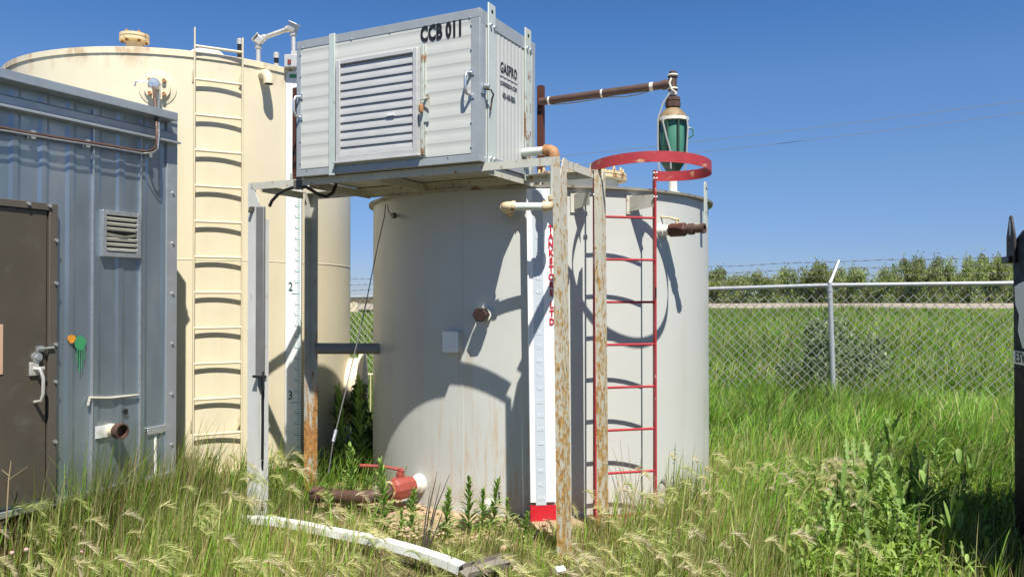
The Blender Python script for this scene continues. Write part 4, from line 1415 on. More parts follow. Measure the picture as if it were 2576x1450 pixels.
def build_filter():
    vx, vy = at(1693, 470, 6.5).x, 6.5
    M = frame((vx, vy, GH + 0.01), 0)
    t = thing('filter_vessel', 'green cylindrical filter vessel with brown pipework on the grey tank roof', 'filter vessel', M)
    Z = lambda v: at(1693, v, vy).z - (GH + 0.01)
    s = vy / FPX
    obj('stem', MB().lathe([(0.06, 0.0), (0.055, 0.02), (0.034, 0.025), (0.034, Z(428))], None, 20), 'white_pipe', t)
    obj('bottom_cap', MB().lathe([(0.035, Z(436)), (0.06, Z(428)), (0.105, Z(405)), (0.11, Z(395))], None, 28, True, True), 'vessel_dark_green', t, smooth=50)
    obj('body', MB().lathe([(0.096, Z(402)), (0.098, Z(395)), (0.098, Z(312)), (0.09, Z(305))], None, 36, True, True), 'vessel_green', t, smooth=50)
    obj('clamp_ring', MB().lathe([(0.10, Z(306)), (0.127, Z(306)), (0.127, Z(298)), (0.10, Z(297))], None, 32, True, True), 'white_tape', t, smooth=30)
    obj('clamp_ring', MB().lathe([(0.10, Z(400)), (0.122, Z(400)), (0.122, Z(394)), (0.10, Z(394))], None, 32, True, True), 'vessel_dark_green', t, smooth=30)
    obj('top_cap', MB().lathe([(0.118, Z(300)), (0.105, Z(290)), (0.072, Z(278)), (0.045, Z(272)), (0.045, Z(268))], None, 32, True, True), 'vessel_cap', t, smooth=50)
    r0 = None
    for k in range(8):
        a = k * math.pi / 4 + 0.2
        q = (0.113 * math.cos(a), 0.113 * math.sin(a), Z(402))
        if r0 is None:
            r0 = obj('tie_rod', MB().cyl((0, 0, 0), (0, 0, Z(296) - Z(402)), 0.009, 8), 'vessel_dark_green', t)
            r0.location = q
        else:
            dup_part(r0, t, TR(*q))
    obj('grip', MB().tube([(0.118, -0.02, Z(322)), (0.155, -0.03, Z(326)), (0.158, -0.03, Z(342)), (0.118, -0.02, Z(350))], 0.007, 8), 'vessel_green', t)
    obj('union', MB().lathe([(0.04, Z(272)), (0.062, Z(270)), (0.064, Z(258)), (0.052, Z(256)), (0.06, Z(254)), (0.06, Z(246)), (0.03, Z(245))], None, 8, True, True), 'brown_pipe', t, smooth=20)
    obj('neck', MB().lathe([(0.026, Z(247)), (0.026, Z(236))], None, 18), 'brown_pipe', t)
    obj('taped_joint', MB().lathe([(0.031, Z(241)), (0.036, Z(238)), (0.034, Z(231)), (0.03, Z(230))], None, 18), 'white_tape', t)
    te = MB().lathe([(0.034, Z(232)), (0.036, Z(228)), (0.032, Z(222)), (0.032, Z(196)), (0.040, Z(195)), (0.040, Z(187)), (0.030, Z(186)), (0.030, Z(181)), (0.026, Z(180))], None, 18, True, True)
    d = Vector((-0.891, 0.454, 0))
    zc = Z(211)
    te.cyl((0, 0, zc), d * 0.085 + Vector((0, 0, zc)), 0.040, 18)
    obj('tee', te, 'brown_pipe', t)
    mb = MB()
    for v in (190, 224):
        mb.lathe([(0.041, Z(v + 2)), (0.044, Z(v)), (0.041, Z(v - 2.5))], None, 18)
    obj('loose_tape', mb.tube([(-0.02, -0.04, Z(200)), (-0.035, -0.045, Z(212)), (-0.02, -0.042, Z(228)), (0.01, -0.04, Z(235))], 0.009, 6), 'white_tape', t)
    p1 = d * 1.19
    pipe = obj('crossover_pipe', MB().cyl(d * 0.06 + Vector((0, 0, zc)), p1 + Vector((0, 0, zc - 0.015)), 0.033, 20), 'brown_pipe', t)
    for k in (0.16, 0.60, 1.09):
        q = d * k + Vector((0, 0, zc - 0.014 * k))
        obj('tape_band', MB().cyl(q, q + d * (0.03 if k < 0.3 else 0.016), 0.036, 18), 'white_tape', pipe)
    pts = [d * k + Vector((0, 0, zc - 0.014 * k - 0.036 - sag)) for k, sag in ((1.08, 0.0), (0.9, 0.012), (0.7, 0.008), (0.58, 0.0), (0.42, 0.018), (0.3, 0.014), (0.2, 0.0))]
    obj('thin_cable', MB().tube(pts, 0.005, 6), 'grey_hose', pipe)
    for pth in ([(-0.03, -0.04, Z(236)), (-0.085, -0.04, Z(262)), (-0.128, -0.04, Z(300)), (-0.132, -0.05, Z(360)), (-0.125, -0.05, Z(425)), (-0.105, -0.05, Z(438))],
                [(-0.10, -0.09, Z(298)), (-0.098, -0.10, Z(315)), (-0.075, -0.115, Z(350)), (-0.045, -0.12, Z(385)), (-0.04, -0.115, Z(430))],
                [(0.095, -0.085, Z(298)), (0.10, -0.10, Z(330)), (0.09, -0.11, Z(370)), (0.085, -0.11, Z(420)), (0.06, -0.09, Z(445))]):
        obj('hose', MB().tube(pth, 0.007, 6), 'grey_hose', t)
build_filter()

def build_vent_pipe():
    Y = 5.58
    lo, up = at(1392, 519, Y), at(1397, 377, Y)
    up.x = lo.x + 0.006
    le = at(1270, 524, Y)
    le.z = lo.z
    t = thing('transfer_pipe', 'pale rust-spotted pipe from the box side down behind the front leg to the grey tank', 'pipe', TR(lo.x, lo.y, 0))
    st = MS @ Vector((BX1 + 0.008, 0.57, 0))
    st.z = up.z + 0.012
    def ob(n, mb, m, sm=60):
        return obj(n, mb, m, t, world=True, smooth=sm)
    du = (st - up).normalized()
    X = Vector((1, 0, 0))
    Zv = Vector((0, 0, 1))
    ob('upper_run', MB().cyl(st, up + du * 0.03, 0.031, 20), 'pale_pipe')
    ob('downpipe', MB().cyl(up - Zv * 0.04, lo + Zv * 0.04, 0.026, 20), 'pale_pipe')
    def elbow(c, d1, d2, r):
        pts = [c + d1 * 0.068, c + d1 * 0.03, c + (d1 + d2) * 0.010, c + d2 * 0.03, c + d2 * 0.065]
        mb = MB().tube(pts, r, 18)
        mb.cyl(c + d1 * 0.048, c + d1 * 0.075, r + 0.005, 18)
        mb.cyl(c + d2 * 0.045, c + d2 * 0.07, r + 0.005, 18)
        return mb
    ob('elbow', elbow(up, du, -Zv, 0.038), 'orange_rust_pipe')
    ob('elbow', elbow(lo, -X, Zv, 0.034), 'rusty_cream')
    ob('lower_run', MB().cyl(lo - X * 0.05, le + X * 0.04, 0.027, 20), 'pale_pipe')
    p, n = cyl_hit(1284, 540, GT, GR)
    d2 = (p - le).normalized()
    ob('elbow', elbow(le, X, d2, 0.034), 'rusty_cream')
    ob('wall_nipple', MB().cyl(le + d2 * 0.05, p, 0.026, 18), 'rusty_cream')
build_vent_pipe()

def build_drain_valve():
    p, n = cyl_hit(1056, 1214, GT, GR)
    M = frame((p.x, p.y, 0), math.atan2(n.y, n.x))          # local x points out of the tank
    t = thing('drain_valve', 'red ball valve with a lever on a brown pipe at the grey tank base', 'valve', M)
    z = p.z
    Mi = M.inverted()
    X = Vector((1, 0, 0))
    T = aim((0, 0, z), X)
    obj('white_nipple', MB().lathe([(0.075, -0.03), (0.075, 0.012), (0.068, 0.03), (0.058, 0.035), (0.058, 0.10)], T, 28), 'white_pipe', t, smooth=40)
    obj('valve_body', MB().lathe([(0.055, 0.085), (0.070, 0.09), (0.070, 0.125), (0.082, 0.14), (0.088, 0.19), (0.088, 0.235), (0.080, 0.265), (0.070, 0.28), (0.070, 0.315), (0.055, 0.32)], T, 10, True, True), 'valve_red', t, smooth=25)
    st = obj('stem', MB().cyl((0.205, 0, z + 0.07), (0.205, 0, z + 0.115), 0.032, 14).cyl((0.205, 0, z + 0.115), (0.205, 0, z + 0.15), 0.018, 8), 'valve_red', t)
    # lever pointing left in view
    tip = Mi @ at(906, 1170, (M @ Vector((0.205, 0, 0))).y + 0.02)
    knee = Mi @ at(966, 1172, (M @ Vector((0.205, 0, 0))).y)
    b = Vector((0.205, 0, z + 0.138))
    mb = MB().tube([b + (b - knee).normalized() * 0.03, b, b + (knee - b) * 0.5, knee, (knee + tip) / 2, tip], [0.014, 0.015, 0.012, 0.012, 0.013, 0.014], 8)
    obj('lever', mb, 'valve_red', t)
    obj('gland_ring', MB().lathe([(0.072, 0.316), (0.072, 0.328), (0.06, 0.33)], T, 20), 'rusty_cream', t)
    e = Mi @ at(796, 1243, 6.25)
    f = Mi @ at(900, 1250, 6.05)
    path = [Vector((0.31, 0, z)), Vector((0.40, 0.0, z - 0.015)), Vector((0.46, -0.03, z - 0.03))]
    path = [path[0], path[1], path[1] * 0.6 + f * 0.4 + X * 0.04, f, e]
    obj('brown_pipe_run', MB().tube(path, 0.052, 20), 'brown_pipe', t, smooth=60)
    q = e + (f - e).normalized() * 0.02
    obj('end_collar', MB().cyl(e + (e - f).normalized() * 0.02, e + (f - e).normalized() * 0.05, 0.062, 20), 'brown_pipe', t)
build_drain_valve()

def build_cables():
    # black flexible cable looping under the box
    pth = [at(u, v, Y) for u, v, Y in ((678, 519, 6.13), (684, 505, 6.12), (700, 488, 6.08), (722, 476, 6.02), (745, 470, 5.98), (770, 470, 5.96), (784, 478, 5.98), (805, 491, 6.02), (822, 494, 6.06), (837, 485, 6.10), (845, 466, 6.14), (846, 452, 6.16))]
    t = tag(obj('black_cable', MB().tube(pth, 0.0125, 10), 'black_rubber', smooth=60), 'thick black cable looping below the left end of the raised box', 'cable')
    q = at(752, 469, 5.97)
    obj('junction', MB().box(-0.035, 0.03, -0.025, 0.025, -0.022, 0.045, TR(*q)), 'door_frame_brown', t, bevel=0.004)
    # thin steel stay cable
    a = at(971, 548, 6.15)
    p, n = cyl_hit(1004, 543, GT, GR)
    st = p + n * 0.06
    yc = st.y - 0.03
    pts = [st, at(985, 541, yc), at(977, 530, yc), at(975, 515, yc), at(970, 515, yc - 0.01), at(967, 545, yc - 0.02), at(952, 610, yc - 0.06), at(915, 790, yc - 0.2), at(870, 980, yc - 0.4), at(838, 1110, yc - 0.55), at(826, 1190, yc - 0.62)]
    c = tag(obj('steel_cable', MB().tube(pts, 0.0042, 6), 'barb_wire', smooth=60), 'thin slanting steel cable from the grey tank hook down to the weeds', 'cable')
    p0, p1 = at(845.5, 1080, yc - 0.515), at(838, 1110, yc - 0.55)
    obj('turnbuckle', MB().cyl(p0, p1, 0.012, 8), 'zinc', c)
build_cables()

def build_scrap():
    # bent pale metal trim lying in the grass
    pts = [gp(u, v, z) for u, v, z in ((596, 1318, 0.0), (680, 1322, -0.01), (760, 1332, 0.0), (850, 1352, 0.0), (955, 1376, 0.02), (1050, 1400, 0.03), (1120, 1424, 0.03), (1162, 1446, 0.02))]
    mb = MB()
    vs = []
    for i, p in enumerate(pts):
        d = (pts[min(i + 1, len(pts) - 1)] - pts[max(0, i - 1)]).normalized()
        s = Vector((d.y, -d.x, 0)).normalized()
        wd = 0.020 + 0.0045 * i
        up = Vector((0, 0, 0.05 + 0.006 * math.sin(i * 2)))
        A = p + up + s * wd * 0.5
        B = p + up - s * wd * 0.5 + Vector((0, 0, 0.015))
        Cc = A - Vector((0, 0, 0.045)) + s * 0.008
        vs += [B, A, Cc, A - Vector((0, 0, 0.003)) - s * 0.004, B - Vector((0, 0, 0.003)), Cc - s * 0.003]
    fs = []
    for i in range(len(pts) - 1):
        o, q = i * 6, i * 6 + 6
        fs += [(o, o + 1, q + 1, q), (o + 1, o + 2, q + 2, q + 1), (o + 4, q + 4, q + 3, o + 3), (o + 3, q + 3, q + 5, o + 5), (o + 2, o + 5, q + 5, q + 2), (o, q, q + 4, o + 4)]
    tag(obj('metal_trim', mb.add(vs, fs), 'trim_white', smooth=40), 'long bent strip of pale metal trim lying in the grass', 'scrap metal')
    p = gp(1215, 1428, 0.03)
    a, b = gp(1163, 1443, 0.03), gp(1272, 1412, 0.03)
    d = (b - a)
    M = frame(a, math.atan2(d.y, d.x))
    l = d.length
    T = Matrix.Rotation(R(12), 4, 'X')
    tag(obj('scrap_channel', MB().box(0, l, -0.05, 0.05, 0.0, 0.004, M @ T).box(0, l, -0.054, -0.05, -0.0, 0.035, M @ T).box(0, l, 0.05, 0.054, 0, 0.03, M @ T).box(l - 0.05, l + 0.01, -0.06, -0.03, 0.03, 0.036, M @ T), 'scrap_grey', bevel=0.002), 'short dull grey channel piece at the right end of the metal trim', 'scrap metal')
    # small white chip
    p = gp(1408, 1436, 0.05)
    tag(obj('plastic_chip', MB().box(-0.03, 0.03, -0.02, 0.02, 0, 0.025, TR(*p) @ Matrix.Rotation(0.5, 4, 'Z') @ Matrix.Rotation(0.5, 4, 'X')), 'white_board', bevel=0.004), 'small white chip in the grass below the rusty front leg', 'scrap')
build_scrap()

# ------------------------------------------------------------------ fence
FA, FB = Vector((-8.0, 18.2)), Vector((3.6, 12.85))
def fence_y(x):
    # bends at the post
    if x < 4.75:
        return 12.0 + (4.75 - x) * 0.47
    return 12.0 - (x - 4.75) * 0.47
def fence_z(x):
    xs = [-10, -3.3, 3.2, 4.75, 6.75, 9.5]
    zs = [1.50, 1.605, 1.742, 1.788, 1.80, 1.83]
    return float(np.interp(x, xs, zs))

def build_fence():
    t = thing('chain_link_fence', 'chain-link fence with a white top rail and barbed wire, behind the tanks', 'fence', frame((4.75, 12.0, 0), 0))
    x0, x1 = -8.0, 10.0
    P = lambda x, z, off=0: Vector((x, fence_y(x) + off, z))
    xs = [x0 + (x1 - x0) * i / 90 for i in range(91)]
    obj('top_rail', MB().tube([P(x, fence_z(x)) for x in xs], 0.033, 12), 'fence_galv', t, world=True, smooth=60)
    mb = MB()
    cell = 0.138
    H = 1.76
    def wire(xa, za, xb, zb, r=0.0052):
        a, b = P(xa, za, 0.036), P(xb, zb, 0.036)
        d = (b - a).normalized()
        s = d.cross(Vector((0, 1, 0))).normalized() * r
        w2 = Vector((0, r, 0))
        mb.add([a + s, a + w2, a - s, a - w2, b + s, b + w2, b - s, b - w2], [(0, 1, 5, 4), (1, 2, 6, 5), (2, 3, 7, 6), (3, 0, 4, 7)])
    sl_ = 1 / math.sqrt(1 + 0.47 ** 2)
    k = 0
    x = x0 - H
    while x < x1 + H:
        for s in (1, -1):
            # straight wire, split so it follows the sloping top
            xa, xb = (x, x + H * sl_) if s > 0 else (x + H * sl_, x)
            n = 4
            for i in range(n):
                f0, f1 = i / n, (i + 1) / n
                ux, wx = xa + (xb - xa) * f0, xa + (xb - xa) * f1
                if min(ux, wx) < x0 or max(ux, wx) > x1:
                    continue
                wire(ux, fence_z(ux) - H + 0.035 + H * f0, wx, fence_z(wx) - H + 0.035 + H * f1)
        x += cell * sl_
        k += 1
    obj('wire_mesh', mb, 'wire_galv', t, world=True, smooth=0)
    for xp in (-6.4, -1.2, 1.9, 4.75, 7.75):
        zt = fence_z(xp)
        zb = g(xp, fence_y(xp))
        lean = -0.0 if xp != 4.75 else -0.028
        ps = obj('post', MB().tube([P(xp - lean * 0.0 + (0.05 if xp == 4.75 else 0), zb - 0.1), P(xp, zt - 0.02)], 0.036, 16), 'fence_galv', t, world=True)
        obj('cap', MB().cyl(P(xp, zt - 0.09), P(xp, zt - 0.04), 0.043, 14).cyl(P(xp, zt - 0.20), P(xp, zt - 0.17), 0.041, 14).cyl(P(xp, zt - 0.03), P(xp, zt + 0.04), 0.040, 14), 'fence_galv', ps, world=True)
        top = P(xp + 0.20, zt + 0.37, 0.25)
        obj('barb_arm', MB().tube([P(xp, zt + 0.03), P(xp + 0.05, zt + 0.11, 0.06), top], [0.032, 0.024, 0.022], 10), 'fence_galv', t, world=True)
    for k, (dz, off, dx) in enumerate(((0.365, 0.245, 0.19), (0.25, 0.16, 0.12), (0.14, 0.08, 0.06))):
        xw = np.arange(x0, x1, 0.05)
        obj('barbed_wire', MB().tube([P(x + dx, fence_z(x) + dz + 0.006 * math.sin(x * 5 + k), off) for x in xw], [0.008 if i % 3 == 1 else 0.0028 for i in range(len(xw))], 5), 'barb_wire', t, world=True)
    p = at(886, 772, 16.5)
    s = tag(obj('cream_sign_panel', MB().box(-0.12, 0.09, -0.02, 0.02, -0.10, 0.10, TR(*p)).box(0.092, 0.115, -0.03, 0.03, -0.11, 0.11, TR(*p)), 'cream_steel', bevel=0.003), 'small cream panel on the fence in the gap between the tanks', 'panel')
    # low cream pipe rail in the gap
    a, b = at(880, 941, 9.6), at(975, 941, 9.9)
    r = MB().cyl(a, b, 0.014, 8)
    for u in (921, 932, 945):
        q = at(u, 941, 9.75)
        r.cyl(q, Vector((q.x, q.y, 0)), 0.008, 6)
    tag(obj('pipe_rail', r, 'cream_steel'), 'low thin cream pipe rail in the gap behind the grey tank', 'rail')
build_fence()

def build_power_lines():
    for lab, (ua, va), (ub, vb) in (('upper power line crossing the sky at right', (1250, 409), (2700, 236)), ('lower power line crossing the sky at right', (1350, 424), (2700, 267))):
        a, b = at(ua, va, 70), at(ub, vb, 58)
        pts = [a.lerp(b, k / 16) - Vector((0, 0, 0.25 * math.sin(math.pi * k / 16))) for k in range(17)]
        tag(obj('power_line', MB().tube(pts, 0.021, 5), 'power_cable', smooth=60), lab, 'power line', 'power lines in the sky')
build_power_lines()

# ------------------------------------------------------------------ black tote at the right edge
def build_tote():
    rear = Vector((3.215, 5.2, 0))
    a = Vector((-0.22, -0.9755, 0))
    M = frame((rear.x, rear.y, g(rear.x, rear.y)), math.atan2(a.y, a.x))
    Mi = M.inverted()
    t = thing('black_tote', 'black plastic tank with white printing at the right edge', 'plastic tank', M)
    def tl(u, v):
        return Mi @ hit(u, v, M @ Vector((0, 0, 0)), M.to_3x3() @ Vector((0, 1, 0)))
    Lx, Ly = 1.7, 1.5
    def rrect(ins, r, z, n=8):
        out = []
        for cx, cy, a0 in ((Lx - ins - r, Ly - ins - r, 0), (ins + r, Ly - ins - r, 90), (ins + r, ins + r, 180), (Lx - ins - r, ins + r, 270)):
            for k in range(n + 1):
                q = R(a0 + 90 * k / n)
                out.append((cx + r * math.cos(q), cy + r * math.sin(q), z))
        return out
    zt = tl(2560, 590).z
    rings = [(0.02, 0.09, 0.05), (0.0, 0.10, 0.12), (0.0, 0.10, zt - 0.10), (0.008, 0.10, zt - 0.03), (0.04, 0.10, zt + 0.03), (0.16, 0.09, zt + 0.06)]
    vs, fs = [], []
    for ins, r, z in rings:
        vs += rrect(ins, r, z)
    n = len(rrect(0, 0.1, 0))
    for i in range(len(rings) - 1):
        for k in range(n):
            fs.append((i * n + k, i * n + (k + 1) % n, (i + 1) * n + (k + 1) % n, (i + 1) * n + k))
    fs.append(tuple(range(n - 1, -1, -1)))
    fs.append(tuple(range((len(rings) - 1) * n, len(rings) * n)))
    obj('body', MB().add(vs, fs), 'black_plastic', t, smooth=50)
    # base feet
    obj('foot', MB().box(0.1, 0.35, 0.1, Ly - 0.1, -0.05, 0.06).box(Lx - 0.35, Lx - 0.1, 0.1, Ly - 0.1, -0.05, 0.06), 'black_plastic', t)
    # pointed lifting plate with a slot
    z0, z1 = tl(2546, 662).z, tl(2546, 542).z
    x0 = tl(2536, 640).x + 0.0
    wl = tl(2557, 640).x - x0
    x0 = 0.015
    wl = 0.13
    zz = z0 + (z1 - z0) * 0.55
    plate = [(x0, z0), (x0 + wl, z0), (x0 + wl, zz), (x0 + wl * 0.62, z1 - 0.01), (x0 + wl * 0.5, z1), (x0 + wl * 0.38, z1 - 0.01), (x0, zz)]
    lg = obj('lifting_plate', MB().prism(plate, -0.016, -0.003), 'dark_lug', t, bevel=0.002)
    obj('slot', MB().prism([(x0 + wl * (0.5 + 0.13 * math.cos(q)), (zz + z1) / 2 - 0.01 + 0.055 * math.sin(q)) for q in np.linspace(0, 2 * math.pi, 17)[:-1]], -0.0172, -0.0155), 'board_blue_strip', lg)
    obj('clip', MB().box(x0 - 0.03, x0 + 0.09, -0.035, -0.016, z0 + 0.005, z0 + 0.045), 'black_rubber', lg, bevel=0.004)
    # printing: a white patch with a black letter, and a white name strip
    zA, zB = tl(2565, 712).z, tl(2565, 845).z
    x1 = 0.09
    pts = [(0.02, -0.02), (0.10, 0.0), (0.30, 0.03), (0.62, 0.02), (0.95, -0.03), (1.02, -0.16), (0.98, -0.36), (0.72, -0.40), (0.42, -0.43), (0.14, -0.40), (0.07, -0.30), (0.09, -0.2), (0.03, -0.13)]
    obj('white_patch', MB().prism([(x1 + p, zA + q) for p, q in pts], -0.0035, 0.002), 'white_board', t)
    lettering('letter', 'a', 0.40, 'letter_black', TR(x1 + 0.25, -0.006, zA - 0.27) @ FRONT, t, 0.018, 0.8)
    zs0, zs1 = tl(2560, 915).z, tl(2560, 882).z
    obj('name_strip', MB().box(x1 - 0.01, x1 + 1.0, -0.0035, 0.002, zs0, zs1), 'white_board', t)
    lettering('name_lettering', 'ESVS', (zs1 - zs0) * 1.1, 'letter_black', TR(x1 + 0.03, -0.005, (zs0 + zs1) / 2) @ FRONT, t, 0.002, 0.9, align='LEFT', spacing=1.25)
    # recessed grip
    zg0, zg1 = tl(2562, 1055).z, tl(2562, 925).z
    obj('recess', MB().prism([(0.22 + 0.13 * (abs(math.cos(q)) ** 0.5) * (1 if math.cos(q) > 0 else -1), (zg0 + zg1) / 2 + (zg1 - zg0) / 2 * (abs(math.sin(q)) ** 0.5) * (1 if math.sin(q) > 0 else -1)) for q in np.linspace(0, 2 * math.pi, 25)[:-1]], -0.002, 0.002), 'dark_void', t)
build_tote()

# ------------------------------------------------------------------ plants
def np_mesh(name, verts, faces_list, tints=None, m='grass_blade'):
    """verts (n,3); faces_list: list of (k,4) or (k,3) index arrays"""
    me = bpy.data.meshes.new(name)
    nv = len(verts)
    me.vertices.add(nv)
    me.vertices.foreach_set('co', np.ascontiguousarray(verts, dtype=np.float32).ravel())
    loops = np.concatenate([f.ravel() for f in faces_list]).astype(np.int32)
    sizes = np.concatenate([np.full(len(f), f.shape[1], dtype=np.int32) for f in faces_list])
    starts = np.concatenate([[0], np.cumsum(sizes)[:-1]]).astype(np.int32)
    me.loops.add(len(loops))
    me.polygons.add(len(sizes))
    me.polygons.foreach_set('loop_start', starts)
    me.polygons.foreach_set('loop_total', sizes)
    me.loops.foreach_set('vertex_index', loops)
    if tints is not None:
        at_ = me.attributes.new('tint', 'FLOAT_COLOR', 'POINT')
        rgba = np.ones((nv, 4), dtype=np.float32)
        rgba[:, :3] = tints
        at_.data.foreach_set('color', rgba.ravel())
    me.update(calc_edges=True)
    me.materials.append(MATS[m])
    return me

gv = np.vectorize(g)
def vnoise(x, y, s, seed):
    r = np.random.default_rng(seed)
    out = np.zeros_like(x)
    for k in range(6):
        th = r.uniform(0, 2 * math.pi)
        f = s * r.uniform(0.6, 1.8)
        out += np.sin((x * math.cos(th) + y * math.sin(th)) * f + r.uniform(0, 6.28))
    return out / 6 * 1.6

def blades(x, y, h, wd, lean, az, tint, z0=None, curl=0.5):
    """vectorised bent blades; az is the lean direction, lean the sideways travel as a share of h"""
    n = len(x)
    z = gv(x, y) if z0 is None else z0
    base = np.stack([x, y, z - 0.02], 1)
    fa = rng.uniform(0, math.pi, n)
    wv = np.stack([np.cos(fa), np.sin(fa), np.zeros(n)], 1) * wd[:, None]
    ld = np.stack([np.cos(az), np.sin(az), np.zeros(n)], 1)
    V = np.zeros((n, 7, 3))
    for i, (t, ww) in enumerate(((0, 0.8), (0.4, 1.0), (0.75, 0.7), (1.0, 0))):
        hz = h * t * (1 - curl * (lean ** 2) * t * 0.5)
        c = base + ld * (h * lean * t ** 1.8)[:, None]
        c[:, 2] += hz
        if i < 3:
            V[:, 2 * i] = c - wv * ww * 0.5
            V[:, 2 * i + 1] = c + wv * ww * 0.5
        else:
            V[:, 6] = c
    o = (np.arange(n) * 7)[:, None]
    quads = np.concatenate([o + np.array([[0, 1, 3, 2]]), o + np.array([[2, 3, 5, 4]])])
    tris = o + np.array([[4, 5, 6]])
    tv = np.repeat(tint[:, None, :], 7, 1)
    return V.reshape(-1, 3), quads, tris, tv.reshape(-1, 3)

def merge(parts):
    vs, qs, ts, cs, o = [], [], [], [], 0
    for v, q, t, c in parts:
        vs.append(v); qs.append(q + o); ts.append(t + o); cs.append(c)
        o += len(v)
    return np.concatenate(vs), [np.concatenate(qs), np.concatenate(ts)], np.concatenate(cs)

PAL = {k: np.array(v) for k, v in dict(
    olive=(0.26, 0.285, 0.065), green=(0.185, 0.275, 0.048), lush=(0.155, 0.325, 0.034), bright=(0.255, 0.42, 0.055), straw=(0.52, 0.43, 0.22),
    pale=(0.43, 0.44, 0.18), brown=(0.24, 0.165, 0.09), dark=(0.065, 0.105, 0.026), blue=(0.09, 0.16, 0.07)).items()}
def tints(n, mix):
    names = list(mix)
    pr = np.array([mix[k] for k in names], dtype=float)
    idx = rng.choice(len(names), n, p=pr / pr.sum())
    c = np.stack([PAL[k] for k in names])[idx]
    return c * rng.uniform(0.75, 1.25, (n, 1)) * rng.uniform(0.92, 1.08, (n, 3))

def keep_out(x, y):
    """True where nothing should grow"""
    d = np.hypot(x - GT[0], y - GT[1])
    k = d < GR + 0.05
    k |= np.hypot(x - CT[0], y - CT[1]) < CR + 0.03
    # shed footprint
    hx = (x - HC[0]) * 0.4335 + (y - HC[1]) * 0.9012
    hy = -(x - HC[0]) * 0.9012 + (y - HC[1]) * 0.4335
    k |= (hx < 0.02) & (hx > -3.7) & (hy > -0.02) & (hy < 2.0)
    # tote
    ax_, ay_ = -0.22, -0.9755
    tx = (x - 3.215) * ax_ + (y - 5.2) * ay_
    ty = -(x - 3.215) * ay_ + (y - 5.2) * ax_
    k |= (tx > 0) & (tx < 1.7) & (ty > 0) & (ty < 1.5)
    return k

def pad_sparse(x, y):
    d = np.hypot(x - GT[0], y - GT[1])
    a = np.arctan2(y - GT[1], x - GT[0])
    front = (y < 6.6) & (x < 1.15) & (x > -1.6)
    return front & (d < 1.98 + 0.10 * np.sin(5 * a) + 0.06 * np.sin(11 * a))

def wedge(n, y0, y1, t0, t1, power=1.0):
    yy = y0 + (y1 - y0) * rng.random(n) ** power
    tt = rng.uniform(t0, t1, n)
    return tt * yy, yy

